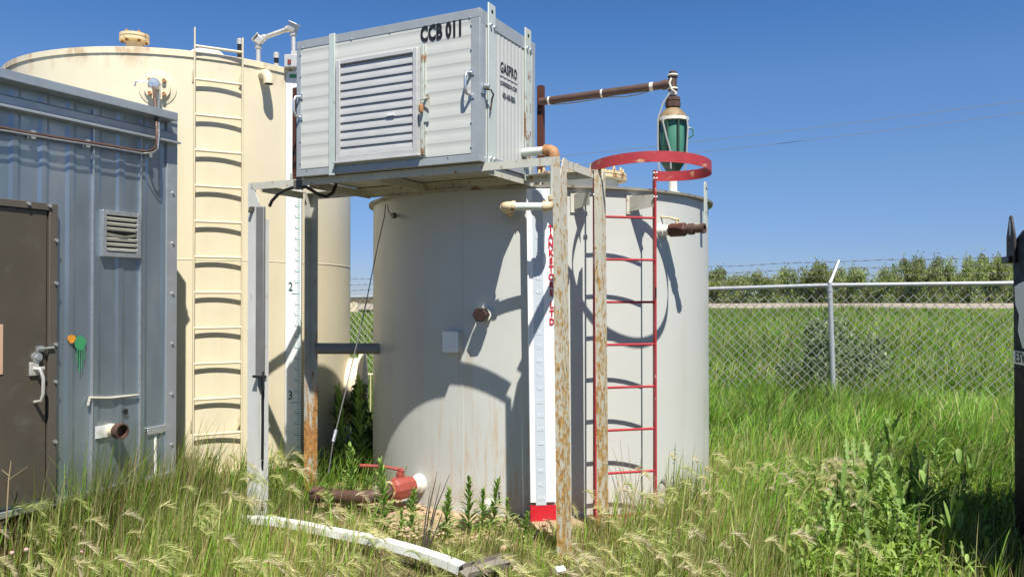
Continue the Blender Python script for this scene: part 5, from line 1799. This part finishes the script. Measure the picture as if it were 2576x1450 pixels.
WIND = 0.15
def build_grass():
    parts = []
    # foreground: fine, dull, dry stems and thatch
    n = 165000
    x, y = wedge(n, 3.6, 9.0, -0.74, 0.70, 0.85)
    k = ~keep_out(x, y)
    sp = pad_sparse(x, y)
    k &= ~(sp & (rng.random(n) > 0.05))
    rightness = np.clip((x / y - 0.22) / 0.14, 0, 1)         # lush meadow to the right
    k &= rng.random(n) > rightness * np.clip((y - 4.9) / 1.0, 0.1, 1) * 0.75
    dn = vnoise(x, y, 3.2, 3) + 0.8 * vnoise(x, y, 9.0, 4)
    k &= rng.random(n) < 0.60 + 0.6 * dn
    leafy = np.clip((x / y - 0.34) / 0.05, 0, 1) * np.clip((6.4 - y) / 0.4, 0, 1)
    k &= rng.random(n) > leafy * 0.72
    x, y, sp, rightness = x[k], y[k], sp[k], rightness[k]
    n = len(x)
    hn = vnoise(x, y, 1.6, 5)
    h = (0.17 + 0.07 * hn + 0.10 * rng.random(n) ** 2 + 0.10 * (rng.random(n) < 0.12))
    h *= np.where((x < -0.9) & (y > 4.4), 1.0 + 0.75 * np.clip((y - 4.4) / 0.6, 0, 1), 1.0) * np.where((x > 0.6), 1.25, 1.0)
    # low cover round the pad and the metal trim, long tufts along the shed
    mid = np.clip((x + 2.0) / 0.5, 0, 1) * np.clip((0.75 - x) / 0.35, 0, 1) * np.clip((y - 4.0) / 0.5, 0, 1)
    h *= 1 - 0.50 * mid
    hx = (x - HC[0]) * 0.4335 + (y - HC[1]) * 0.9012
    hy = -(x - HC[0]) * 0.9012 + (y - HC[1]) * 0.4335
    tuft = np.clip((hy + 0.70) / 0.35, 0, 1) * np.clip((0.40 - hx) / 0.3, 0, 1) * np.clip((hx + 1.30) / 0.35, 0.25, 1)
    h += tuft * rng.uniform(0.08, 0.36, n)
    h = np.where(sp, h * 0.6, np.clip(h, 0.06, 0.72))
    wd = rng.uniform(0.0020, 0.0055, n)
    tall = rng.random(n) < 0.10
    wd = np.where(tall, rng.uniform(0.005, 0.010, n), wd)
    h = np.where(tall & ~sp, h * 1.25, h)
    c = tints(n, dict(olive=4.2, green=3.0, bright=1.3, straw=2.0, pale=2.2, brown=2.2, dark=1.8)) * 1.10
    c = np.where(tall[:, None], tints(n, dict(bright=2, pale=2, green=2, straw=0.8)), c)
    gz = vnoise(x, y, 2.1, 9)[:, None]
    c *= 1 + 0.30 * gz + 0.15 * vnoise(x, y, 7.0, 10)[:, None]
    c = np.clip(c, 0.01, 0.9)
    parts.append(blades(x, y, h, wd, rng.uniform(0.02, 0.42, n) * np.where(rng.random(n) < 0.15, 1.6, 1), rng.normal(WIND, 1.1, n), c))
    # thatch: short dry litter
    n = 60000
    x, y = wedge(n, 3.6, 7.0, -0.74, 0.62, 0.85)
    k = ~keep_out(x, y) & ~(pad_sparse(x, y) & (rng.random(n) > 0.15))
    x, y = x[k], y[k]
    n = len(x)
    parts.append(blades(x, y, rng.uniform(0.03, 0.13, n), rng.uniform(0.002, 0.006, n), rng.uniform(0.6, 1.8, n), rng.uniform(0, 6.28, n), tints(n, dict(straw=2, brown=2.4, dark=1.5, olive=2))))
    v, f, c = merge(parts)
    stuff(link_mesh('foreground_grass', np_mesh('foreground_grass', v, f, c), None), 'thin olive and straw coloured grass over the whole foreground', 'grass')

    parts = []
    # lush broad bladed meadow to the right, up to the fence, and beside the tanks
    n = 80000
    x, y = wedge(n, 4.9, 13.0, 0.16, 0.70, 0.75)
    cl = vnoise(x, y, 4.5, 41)
    k = ~keep_out(x, y) & (np.hypot(x - GT[0], y - GT[1]) > GR + 0.1)
    k &= rng.random(n) < np.clip((x / y - 0.19) / 0.12, 0, 1) + (y > 7.5)
    k &= rng.random(n) < 0.62 + 0.45 * cl
    x, y, cl = x[k], y[k], cl[k]
    n = len(x)
    hn = vnoise(x, y, 1.3, 12)
    h = np.clip(0.25 + 0.10 * hn + 0.09 * cl + 0.30 * rng.random(n) ** 3, 0.08, 0.8) * np.clip((y - 3.5) / 3.0, 0.6, 1.0)
    wd = rng.uniform(0.006, 0.017, n) * np.where(rng.random(n) < 0.3, 0.45, 1)
    c = tints(n, dict(lush=4.2, bright=2.2, green=2.8, dark=2.0, pale=0.4, straw=0.25, olive=0.7)) * (1 + 0.30 * vnoise(x, y, 1.5, 14)[:, None] + 0.12 * cl[:, None])
    az = 1.6 * vnoise(x, y, 2.6, 43) + rng.normal(WIND, 0.9, n)
    parts.append(blades(x, y, h, wd, rng.uniform(0.15, 1.0, n), az, np.clip(c, 0.01, 1)))
    # gap between the tanks and behind the shed corner
    n = 16000
    x, y = wedge(n, 6.2, 16.0, -0.36, -0.14, 0.8)
    k = ~keep_out(x, y)
    x, y = x[k], y[k]
    n = len(x)
    parts.append(blades(x, y, rng.uniform(0.15, 0.5, n), rng.uniform(0.004, 0.010, n), rng.uniform(0.1, 0.7, n), rng.normal(WIND, 1.3, n), tints(n, dict(green=3, lush=2, dark=2, olive=1))))
    v, f, c = merge(parts)
    stuff(link_mesh('meadow_grass', np_mesh('meadow_grass', v, f, c), None), 'lush bright green broad-bladed grass right of the grey tank, up to the fence', 'grass')

    parts = []
    n = 95000
    y = 12.6 + (42.6 - 12.6) * rng.random(n) ** 0.9
    t = rng.uniform(0.20, 0.70, n)
    m2 = rng.random(n) < 0.10
    t = np.where(m2, rng.uniform(-0.24, -0.10, n), t)
    x = t * y
    y = y - 0.02 * x
    k = y > np.array([fence_y(q) + 0.1 for q in x])
    x, y = x[k], y[k]
    n = len(x)
    h = np.clip(0.30 + 0.16 * vnoise(x, y, 0.6, 22) + 0.35 * rng.random(n) ** 2, 0.12, 0.95) * np.clip((43.5 - y) / 12, 0.22, 1)
    wd = rng.uniform(0.010, 0.026, n) * (0.7 + y / 45)
    c = tints(n, dict(green=3.2, olive=2, lush=3.2, bright=1.4, pale=0.7, straw=0.4, dark=1.2)) * (1 + 0.22 * vnoise(x, y, 0.5, 24)[:, None])
    parts.append(blades(x, y, h, wd, rng.uniform(0.1, 0.7, n), rng.normal(WIND, 1.3, n), c))
    v, f, c = merge(parts)
    stuff(link_mesh('roadside_grass', np_mesh('roadside_grass', v, f, c), None), 'rough tall grass field between the chain-link fence and the gravel road', 'grass')
build_grass()

def build_foxtails():
    """pale drooping seed heads of foxtail grass: each a bent spike with fine awns"""
    n = 560
    x, y = wedge(n * 3, 3.9, 6.4, -0.72, 0.42, 0.8)
    k = ~keep_out(x, y) & ~pad_sparse(x, y)
    dn = vnoise(x, y, 2.2, 31)
    mid = np.clip((x + 1.9) / 0.4, 0, 1) * np.clip((0.65 - x) / 0.3, 0, 1) * np.clip((y - 4.2) / 0.3, 0, 1)
    k &= rng.random(len(x)) < (0.38 + 0.55 * dn) * (1 - 0.75 * mid)
    x, y = x[k][:n], y[k][:n]
    V, Q, T, C = [], [], [], []
    o = 0
    for px, py in zip(x, y):
        hb = random.uniform(0.22, 0.36) * (1.35 if (px < -1.2 and py > 4.6) else 1.0) * (1.2 if px > 0.6 else 1.0) * (0.72 if (-1.6 < px < 0.4 and py > 4.3) else 1.0)
        az = random.gauss(WIND, 0.55)
        d = np.array([math.cos(az), math.sin(az) * 0.8, 0])
        z0 = g(px, py)
        ln = random.uniform(0.06, 0.105)
        hue = np.array(random.choice([(0.66, 0.62, 0.33), (0.56, 0.58, 0.25), (0.66, 0.58, 0.40), (0.46, 0.50, 0.18)]))
        # stem
        st = [np.array([px, py, z0]), np.array([px, py, z0 + hb * 0.6]) + d * 0.015, np.array([px, py, z0 + hb]) + d * 0.05]
        for a, b in zip(st[:-1], st[1:]):
            s = np.array([0.0012, 0.0006, 0])
            V.append(np.array([a - s, a + s, b + s, b - s]))
            Q.append(np.array([[o, o + 1, o + 2, o + 3]]))
            C.append(np.tile(np.array((0.18, 0.20, 0.07)), (4, 1)))
            o += 4
        base = st[-1]
        N = 46
        for i in range(N):
            f = i / N
            cpos = base + d * ln * f + np.array([0, 0, ln * (0.55 * f - 1.0 * f * f)])
            dirn = d * (0.75 + 0.3 * f) + np.array([0, 0, 0.5 - 1.1 * f]) + np.array([random.gauss(0, 0.20), random.gauss(0, 0.20), random.gauss(0, 0.20)])
            dirn /= np.linalg.norm(dirn)
            al = random.uniform(0.045, 0.085)
            s = np.cross(dirn, np.array([random.random(), random.random(), random.random()]) - 0.5)
            s = s / (np.linalg.norm(s) + 1e-6) * 0.0017
            tip = cpos + dirn * al + np.array([0, 0, -0.10 * al])
            V.append(np.array([cpos - s, cpos + s, tip]))
            T.append(np.array([[o, o + 1, o + 2]]))
            C.append(np.tile(hue * random.uniform(0.8, 1.2), (3, 1)))
            o += 3
    me = np_mesh('foxtail_heads', np.concatenate(V), [np.concatenate(Q), np.concatenate(T)], np.concatenate(C))
    stuff(link_mesh('foxtail_heads', me, None), 'pale feathery foxtail seed heads bending over the foreground grass', 'grass')
build_foxtails()

def leaf_strip(V, Q, C, o, base, dirh, length, width, rise, droop, lobes=0, col=(0.1, 0.2, 0.05), segs=7, fold=0.25):
    """a curved leaf as two rows of quads either side of its midrib"""
    d = np.array([math.cos(dirh), math.sin(dirh), 0])
    s = np.array([-d[1], d[0], 0])
    vs = []
    for i in range(segs + 1):
        t = i / segs
        c = base + d * length * t * math.cos(rise) * (1 - 0.15 * t) + np.array([0, 0, length * (math.sin(rise) * t - droop * t * t)])
        wv = width * (math.sin(math.pi * min(1, 0.08 + 0.92 * t)) ** 0.7) * (1 - 0.35 * t)
        if lobes and 0 < i < segs:
            wv *= 1.0 if i % 2 else 0.45
        if i == segs:
            wv = width * 0.03
        vs += [c - s * wv * 0.5 + np.array([0, 0, wv * fold]), c, c + s * wv * 0.5 + np.array([0, 0, wv * fold])]
    V.append(np.array(vs))
    q = []
    for i in range(segs):
        a = o + i * 3
        q += [[a, a + 1, a + 4, a + 3], [a + 1, a + 2, a + 5, a + 4]]
    Q.append(np.array(q))
    C.append(np.tile(np.array(col), (len(vs), 1)))
    return o + len(vs)

def weed_mesh(seed, height, nleaf, ll, lw, top=0.2):
    r = random.Random(seed)
    V, Q, C, o = [], [], [], 0
    lx, ly = r.uniform(-0.12, 0.12), r.uniform(-0.12, 0.12)
    for i in range(nleaf):
        f = 0.06 + 0.94 * (i / nleaf)
        b = np.array([lx * f * f * height, ly * f * f * height, height * f * 0.96])
        L = ll * (1.1 - 0.65 * f) * r.uniform(0.8, 1.2)
        cc = np.array((0.17, 0.29, 0.075)) * r.uniform(0.7, 1.25) * np.array((1 + 0.35 * f, 1 + 0.2 * f, 1))
        o = leaf_strip(V, Q, C, o, b, i * 2.4 + r.uniform(-0.4, 0.4), L, lw * r.uniform(0.8, 1.2), 0.45 + 0.75 * f + r.uniform(-0.2, 0.2), 0.32, 0, cc, 5)
    stem = MB().tube([(0, 0, -0.03), (lx * 0.25 * height, ly * 0.25 * height, height * 0.5), (lx * height, ly * height, height)], [0.005, 0.004, 0.0015], 6)
    return np_mesh('leaves', np.concatenate(V), [np.concatenate(Q)], np.concatenate(C), 'leaf_tint'), stem

def rosette_mesh(seed, nleaf, L, W, lobes):
    r = random.Random(seed)
    V, Q, C, o = [], [], [], 0
    for i in range(nleaf):
        cc = np.array((0.225, 0.345, 0.085)) * r.uniform(0.7, 1.25)
        o = leaf_strip(V, Q, C, o, np.array([r.gauss(0, 0.03), r.gauss(0, 0.03), r.random() ** 1.4 * 0.30]), i * 2.4 + r.uniform(-0.5, 0.5), L * r.uniform(0.65, 1.2), W * r.uniform(0.8, 1.2),
                       r.uniform(0.55, 1.35), r.uniform(0.15, 0.5), lobes, cc, 10)
    return np_mesh('leaves', np.concatenate(V), [np.concatenate(Q)], np.concatenate(C), 'leaf_tint')

def build_leaf_cover():
    """dense low leafy weeds of the right foreground that nobody could count"""
    r = random.Random(11)
    V, Q, C, o = [], [], [], 0
    n = 0
    while n < 800:
        y = r.uniform(4.3, 6.6)
        tt = r.gauss(0.45, 0.085)
        x = tt * y
        if tt < 0.33 or tt > 0.66 or bool(keep_out(np.array([x]), np.array([y]))[0]):
            continue
        n += 1
        z = g(x, y)
        hh = r.uniform(0.02, 0.26)
        tone = r.uniform(0.65, 1.25)
        base_c = r.choice([(0.27, 0.39, 0.07), (0.23, 0.34, 0.06), (0.31, 0.41, 0.11), (0.19, 0.30, 0.06)])
        for j in range(r.randint(4, 7)):
            b = np.array([x + r.gauss(0, 0.015), y + r.gauss(0, 0.015), z + hh * (j + 1) / 6])
            o = leaf_strip(V, Q, C, o, b, j * 2.4 + r.uniform(-0.6, 0.6) + n, r.uniform(0.07, 0.16), r.uniform(0.020, 0.042), r.uniform(0.35, 1.3), r.uniform(0.15, 0.5),
                           1 if r.random() < 0.55 else 0, np.array(base_c) * tone * r.uniform(0.85, 1.15), 6)
    me = np_mesh('leafy_ground_cover', np.concatenate(V), [np.concatenate(Q)], np.concatenate(C), 'grass_blade')
    stuff(link_mesh('leafy_ground_cover', me, None), 'dense low leafy weeds covering the ground left of the black tank', 'ground cover')
build_leaf_cover()

def build_weeds():
    protos = []
    for s, (h, n, ll, lw) in enumerate(((0.36, 58, 0.15, 0.022), (0.44, 54, 0.17, 0.024), (0.30, 50, 0.13, 0.020))):
        me, stem = weed_mesh(40 + s, h, n, ll, lw)
        r = thing('leafy_weed', 'x', 'weed')
        link_mesh('leaves', me, None, r)
        obj('stem', stem, 'weed_stem', r)
        protos.append((r, h))
    used = set()
    grp = 'leafy upright weeds round the grey tank'
    spots = [(1180, 1345, 118, 'dense leafy weed in front of the grey tank, left of a pair by the drain', 0), (1240, 1340, 112, 'dense leafy weed right beside the white drain nozzle', 2),
             (1212, 1342, 92, 'shorter leafy weed between two taller ones by the white drain', 2), (1122, 1350, 105, 'leafy weed wrapped around the dead black twigs', 0),
             (968, 1330, 150, 'tall thin weed in front of the red valve body', 1), (885, 1290, 150, 'bushy weed in front of the brown pipe, right of the rusty back leg', 1),
             (915, 1300, 95, 'low weed in front of the brown pipe, left of the red valve', 2), (1275, 1345, 72, 'small pale weed at the foot of the white gauge board', 2),
             (1512, 1270, 70, 'weed at the foot of the rusty leg by the red ladder', 2), (862, 1235, 190, 'dark tall weed behind the brown pipe, under the steel cable', 1),
             (905, 1215, 205, 'shaded tall weed in the gap against the left side of the grey tank', 1), (830, 1300, 80, 'low weed at the foot of the rusty back leg', 0),
             (1010, 1345, 60, 'small weed on the sandy pad below the red valve', 2), (1320, 1360, 60, 'small weed on the sandy pad right of the drain', 0), (1035, 1330, 90, 'thin weed between the red valve and the dead twigs', 0)]
    for i, (u, v, hp, lab, kd) in enumerate(spots):
        p = gp(u, v, -0.04)
        if u in (862, 905):
            p = at(u, v, 7.4)
        z = g(p.x, p.y)
        root, h0 = protos[kd]
        sc = 1.25 * hp / FPX * p.y / h0
        Mx = Matrix.Translation((p.x, p.y, z)) @ Matrix.Rotation(i * 1.3, 4, 'Z') @ Matrix.Diagonal((sc ** 0.6, sc ** 0.6, sc, 1))
        if kd not in used:
            used.add(kd)
            root.matrix_world = Mx
            root['label'] = lab
            root['group'] = grp
            root['category'] = 'weed'
        else:
            dup_thing(root, Mx, lab, grp)
    # broad-leaved clump to the right
    rp = []
    for s, (n, L, W, lb) in enumerate(((34, 0.20, 0.050, 1), (30, 0.17, 0.040, 1), (36, 0.15, 0.042, 0))):
        me = rosette_mesh(70 + s, n, L, W, lb)
        r = thing('broadleaf_weed', 'x', 'weed')
        link_mesh('leaves', me, None, r)
        obj('stem', MB().tube([(0, 0, -0.03), (0.01, 0.0, 0.16), (0.0, 0.01, 0.33)], [0.007, 0.006, 0.002], 6), 'weed_stem', r)
        rp.append(r)
    used = set()
    grp = 'broad-leaved weeds in the right foreground'
    spots = [(2235, 1220, 1.05, 'large broad-leaved weed at the tip of the black shadow'), (2150, 1290, 0.95, 'pale green broad-leaved weed farthest back at the left of the leafy patch'),
             (2110, 1340, 0.85, 'broad-leaved weed at the left end of the leafy patch'), (2200, 1335, 1.0, 'broad-leaved weed in the middle of the leafy patch'),
             (2290, 1300, 1.0, 'broad-leaved weed half in the edge of the black shadow'), (2330, 1350, 1.0, 'sunlit lobed weed along the lower edge of the black shadow'),
             (2255, 1390, 0.9, 'broad-leaved weed over a dark hollow in the leafy patch'), (2170, 1410, 0.8, 'small broad-leaved weed near the bottom, left of the dark hollow'),
             (2400, 1430, 0.9, 'broad-leaved weed at the bottom corner, beside the black shadow'), (2080, 1420, 0.7, 'small broad-leaved weed near the bottom among the foxtails'),
             (2350, 1215, 0.95, 'dark broad-leaved weed inside the black shadow'), (2430, 1270, 0.9, 'dark broad-leaved weed in the shadow nearest the black tank'),
             (2050, 1265, 0.7, 'broad-leaved weed among long grass between the grey tank and the leafy patch'), (2310, 1430, 0.85, 'broad-leaved weed at the bottom edge of the leafy patch'),
             (2240, 1300, 0.9, 'broad-leaved weed just below the largest one at the shadow tip')]
    for i, (u, v, sc, lab) in enumerate(spots):
        p = gp(u, v, 0.0)
        z = g(p.x, p.y) + 0.02
        kd = i % 3
        sc *= 1.2
        Mx = Matrix.Translation((p.x, p.y, z)) @ Matrix.Rotation(i * 0.9, 4, 'Z') @ Matrix.Diagonal((sc, sc, sc * 1.3, 1))
        if kd not in used:
            used.add(kd)
            rp[kd].matrix_world = Mx
            rp[kd]['label'] = lab
            rp[kd]['group'] = grp
        else:
            dup_thing(rp[kd], Mx, lab, grp)
    # dandelion
    p = gp(2303, 1250, 0.0)
    fz = at(2303, 1168, p.y).z
    M = frame((p.x, p.y, g(p.x, p.y)), 0)
    t = thing('dandelion', 'single yellow dandelion flower over the black shadow', 'flower', M)
    h = fz - M.translation.z
    obj('stem', MB().tube([(0, 0, -0.02), (0.01, 0, h * 0.5), (0, 0, h)], 0.0025, 6), 'weed_stem', t)
    obj('bloom', MB().lathe([(0.004, h - 0.008), (0.018, h), (0.024, h + 0.006), (0.018, h + 0.012), (0.002, h + 0.014)], None, 18), 'petal_yellow', t, smooth=20)
    # dead black twigs by the valve
    b = gp(1066, 1385, -0.02)
    mb = MB()
    for (u, v, du) in ((1100, 1185, 0), (1132, 1190, 0.02), (1083, 1235, -0.03), (1108, 1215, 0.01), (1118, 1270, 0.03)):
        e = at(u, v, b.y + 0.1)
        m_ = b.lerp(e, 0.55) + Vector((random.uniform(-0.02, 0.02), 0, 0))
        mb.tube([b + Vector((du * 0.3, 0, -0.02)), m_, e], [0.006, 0.0045, 0.0015], 5)
    tag(obj('dead_twigs', mb, 'dead_twig'), 'bundle of dead black twigs leaning in front of the grey tank', 'dead plant')
    # dry stem by the door
    mb = MB()
    b = at(8, 1300, 4.9)
    mid, e = at(22, 1205, 4.88), at(28, 1158, 4.88)
    mb.tube([(b.x, b.y, g(b.x, b.y) - 0.02), mid, e], [0.005, 0.004, 0.002], 6)
    mb.tube([mid, at(70, 1172, 4.86)], [0.003, 0.001], 5).tube([mid.lerp(e, 0.2), at(4, 1180, 4.9)], [0.002, 0.001], 5)
    tag(obj('dry_twig', mb, 'dry_straw'), 'pale dry forked stem in front of the brown door', 'dead plant')
    # dry seed stalks against the ladder
    mb = MB()
    b = gp(1590, 1290, 0.0)
    for u, v in ((1540, 1125), (1560, 1108), (1580, 1118), (1615, 1128), (1552, 1150), (1600, 1160)):
        e = at(u, v, b.y - 0.05)
        mb.tube([b + Vector((random.uniform(-0.03, 0.03), 0, -0.03)), b.lerp(e, 0.6) + Vector((random.uniform(-0.02, 0.02), 0, 0)), e], [0.003, 0.0022, 0.001], 5)
    tag(obj('dry_seed_stalks', mb, 'dry_straw'), 'pale dry stalks standing in front of the red ladder bottom rungs', 'dead plant')
    # thin sprig against the tank
    me, stem = weed_mesh(99, 0.42, 13, 0.05, 0.020)
    p = gp(1690, 1275, 0.0)
    t = thing('thin_sprig', 'thin leafy sprig rising against the grey tank, right of the red ladder', 'weed', Matrix.Translation((p.x, p.y, g(p.x, p.y))) @ Matrix.Rotation(0.06, 4, 'Y') @ Matrix.Diagonal((0.9, 0.9, 1.25, 1)))
    link_mesh('leaves', me, None, t)
    obj('stem', stem, 'weed_stem', t)
    # long dry stalk in the left foreground
    a, b = gp(835, 1450, 0.0), at(905, 1292, 4.9)
    tag(obj('dry_stalk', MB().tube([a - Vector((0, 0, 0.05)), a.lerp(b, 0.5) + Vector((0.01, 0, 0)), b], [0.004, 0.003, 0.001], 5), 'dry_straw'), 'one long slanting dry stalk left of the metal trim middle', 'dead plant')
    # pink clover heads
    c0 = None
    for u, v, lab in ((207, 1416, 'pink clover head, rightmost of the three at bottom left'), (66, 1412, 'pale clover head, middle of the three at bottom left'), (30, 1420, 'pink clover head, leftmost of the three at bottom left')):
        q = at(u, v - 30, 4.6)
        M = frame((q.x, q.y, g(q.x, q.y)), 0)
        h = q.z - M.translation.z
        t = thing('clover', lab, 'flower', M, 'clover flowers at bottom left')
        obj('stem', MB().tube([(0, 0, -0.02), (0.006, 0, h)], 0.0018, 5), 'weed_stem', t)
        obj('bloom', MB().lathe([(0.003, h - 0.010), (0.011, h - 0.004), (0.013, h + 0.004), (0.009, h + 0.011), (0.001, h + 0.014)], None, 12), 'petal_pink', t)
build_weeds()

# ------------------------------------------------------------------ willow bushes beyond the road, shrub at the fence
def crown_mesh(seed, width, height, n, leaf, lobes, base=0.05, cols=None, low=0.12):
    r = np.random.default_rng(seed)
    cs, rad, tone = [], [], []
    for i in range(lobes):
        a = r.uniform(0, 2 * math.pi)
        q = r.random() ** 0.6 * width * 0.42
        zt = r.uniform(low, 0.9) * height * (1 - 0.35 * (q / (width * 0.5)) ** 2)
        cs.append((q * math.cos(a), q * math.sin(a) * 0.8, zt))
        rad.append((r.uniform(0.07, 0.17) * width, r.uniform(0.12, 0.24) * height))
        tone.append(r.uniform(0.78, 1.2))
    cs, rad, tone = np.array(cs), np.array(rad), np.array(tone)
    k = r.integers(0, lobes, n)
    d = r.normal(0, 1, (n, 3))
    d /= np.linalg.norm(d, axis=1)[:, None]
    q = r.random((n, 1)) ** 0.45
    off = d * q * np.stack([rad[k, 0], rad[k, 0], rad[k, 1]], 1)
    P = cs[k] + off
    P[:, 2] = np.abs(P[:, 2]) * 0.98 + base
    P[:, 2] += (r.random(n) < 0.10) * r.uniform(0, 0.16, n) * height
    s = leaf * r.uniform(0.6, 1.4, n)
    u = r.normal(0, 1, (n, 3)); u[:, 2] = np.abs(u[:, 2]) + 0.6
    u /= np.linalg.norm(u, axis=1)[:, None]
    v = np.cross(u, r.normal(0, 1, (n, 3)))
    v /= np.linalg.norm(v, axis=1)[:, None]
    A = P - u * s[:, None]; B = P + v * s[:, None] * 0.38; Cc = P + u * s[:, None]; D = P - v * s[:, None] * 0.38
    V = np.stack([A, B, Cc, D], 1).reshape(-1, 3)
    Q = (np.arange(n) * 4)[:, None] + np.array([[0, 1, 2, 3]])
    pal = np.array(cols or ((0.085, 0.125, 0.035), (0.06, 0.095, 0.028), (0.12, 0.15, 0.045), (0.13, 0.13, 0.055)))
    c = pal[r.integers(0, len(pal), n)] * tone[k][:, None] * r.uniform(0.8, 1.2, (n, 1))
    me = np_mesh('crown', V, [Q], np.repeat(c, 4, 0), 'leaf_tint')
    tr = MB()
    for i in range(min(lobes, 14)):
        b = Vector((r.uniform(-0.15, 0.15) * width * 0.5, r.uniform(-0.1, 0.1) * width * 0.5, -0.1))
        e = Vector(cs[i]) + Vector((0, 0, height * 0.08))
        tr.tube([b, b.lerp(e, 0.5) + Vector((0, 0, height * 0.05)), e], [0.03 * height / 3, 0.02 * height / 3, 0.008 * height / 3], 5)
    return me, tr

def build_bushes():
    protos = []
    for s, (n, lb) in enumerate(((8200, 26), (7000, 21), (9000, 30), (7600, 24))):
        me, tr = crown_mesh(200 + s, 4.0, 3.2, n, 0.085, lb, 0.0, ((0.24, 0.31, 0.09), (0.20, 0.27, 0.08), (0.28, 0.34, 0.11), (0.28, 0.28, 0.15)), 0.06)
        r = thing('willow_bush', 'x', 'bush')
        link_mesh('crown', me, None, r)
        obj('trunk', tr, 'bark', r)
        protos.append(r)
    used = set()
    # (u of middle, v of top, half width in px)
    spots = [(1715, 675, 75), (1815, 668, 62), (1895, 676, 55), (1955, 690, 45), (2010, 664, 55), (2062, 650, 50), (2125, 662, 50), (2185, 655, 52), (2240, 664, 45), (2285, 642, 50),
             (2335, 632, 48), (2385, 628, 48), (2432, 636, 45), (2480, 630, 50), (2530, 640, 45), (2590, 634, 55), (2660, 640, 60)]
    ords = ['first', 'second', 'third', 'fourth', 'fifth', 'sixth', 'seventh', 'eighth', 'ninth', 'tenth', 'eleventh', 'twelfth', 'thirteenth', 'fourteenth', 'fifteenth', 'sixteenth', 'seventeenth']
    for i, (u, v, hw) in enumerate(spots):
        Y = 58 + 5 * math.sin(i * 2.3)
        p = at(u, v, Y)
        z = g(p.x, Y)
        sh = (p.z - z) / 3.25
        sw = hw * 2 / FPX * Y / 2.9
        Mx = Matrix.Translation((p.x, Y, z)) @ Matrix.Rotation(i * 1.7, 4, 'Z') @ Matrix.Diagonal((sw, sw, sh, 1))
        lab = 'green willow bush beyond the gravel road, %s from the left in the row' % ords[i]
        kd = i % 4
        if kd not in used:
            used.add(kd)
            protos[kd].matrix_world = Mx
            protos[kd]['label'] = lab
            protos[kd]['group'] = 'willow bushes beyond the road'
        else:
            dup_thing(protos[kd], Mx, lab, 'willow bushes beyond the road')
    # shrub behind the fence post
    me, tr = crown_mesh(301, 2.0, 1.35, 5200, 0.042, 40, 0.0, ((0.10, 0.15, 0.06), (0.15, 0.21, 0.085), (0.21, 0.27, 0.12), (0.30, 0.33, 0.20)), 0.05)
    p = at(2098, 1000, 13.4)
    z = g(p.x, p.y)
    t = thing('shrub', 'dark leafy shrub growing through the fence beside its white post', 'shrub', Matrix.Translation((p.x, 13.3, z)))
    link_mesh('crown', me, None, t)
    obj('trunk', tr, 'bark', t)
    # weeds in the gap between the tanks
    me, tr = crown_mesh(302, 0.62, 0.85, 1500, 0.034, 16, 0.02, ((0.06, 0.10, 0.03), (0.09, 0.15, 0.045), (0.13, 0.20, 0.06)))
    p = at(905, 1100, 8.0)
    t = thing('shrub', 'dark shaded shrub filling the gap between the cream and grey tanks', 'shrub', Matrix.Translation((p.x - 0.02, 8.0, g(p.x, 8.0))))
    link_mesh('crown', me, None, t)
    obj('trunk', tr, 'bark', t)
build_bushes()

def build_stones():
    def rock(seed):
        r = random.Random(seed)
        mb = MB()
        vs, fs = [], []
        n, mrow = 8, 5
        for j in range(mrow):
            f = math.pi * j / (mrow - 1)
            for k in range(n):
                a = 2 * math.pi * k / n
                q = r.uniform(0.8, 1.15)
                vs.append((math.sin(f) * math.cos(a) * q, math.sin(f) * math.sin(a) * q * 0.8, math.cos(f) * 0.5 * q))
        for j in range(mrow - 1):
            for k in range(n):
                fs.append((j * n + k, j * n + (k + 1) % n, (j + 1) * n + (k + 1) % n, (j + 1) * n + k))
        return mb.add(vs, fs)
    r = random.Random(4)
    mb = MB()
    proto = [rock(i) for i in range(4)]
    for i in range(420):
        a = r.uniform(-2.5, -0.9)
        d = GR + 0.06 + r.random() * 0.75
        x, y = GT[0] + d * math.cos(a), GT[1] + d * math.sin(a)
        s = r.uniform(0.006, 0.022) * (2.2 if r.random() < 0.05 else 1)
        p = proto[i % 4]
        mb.add(p.v, p.f, Matrix.Translation((x, y, 0.004 - 0.02 * max(0, d - GR - 0.4))) @ Matrix.Rotation(r.uniform(0, 6), 4, 'Z') @ Matrix.Diagonal((s, s, s, 1)))
    stuff(obj('gravel', mb, 'stone', smooth=60), 'small tan stones on the sandy pad in front of the grey tank', 'gravel')
build_stones()
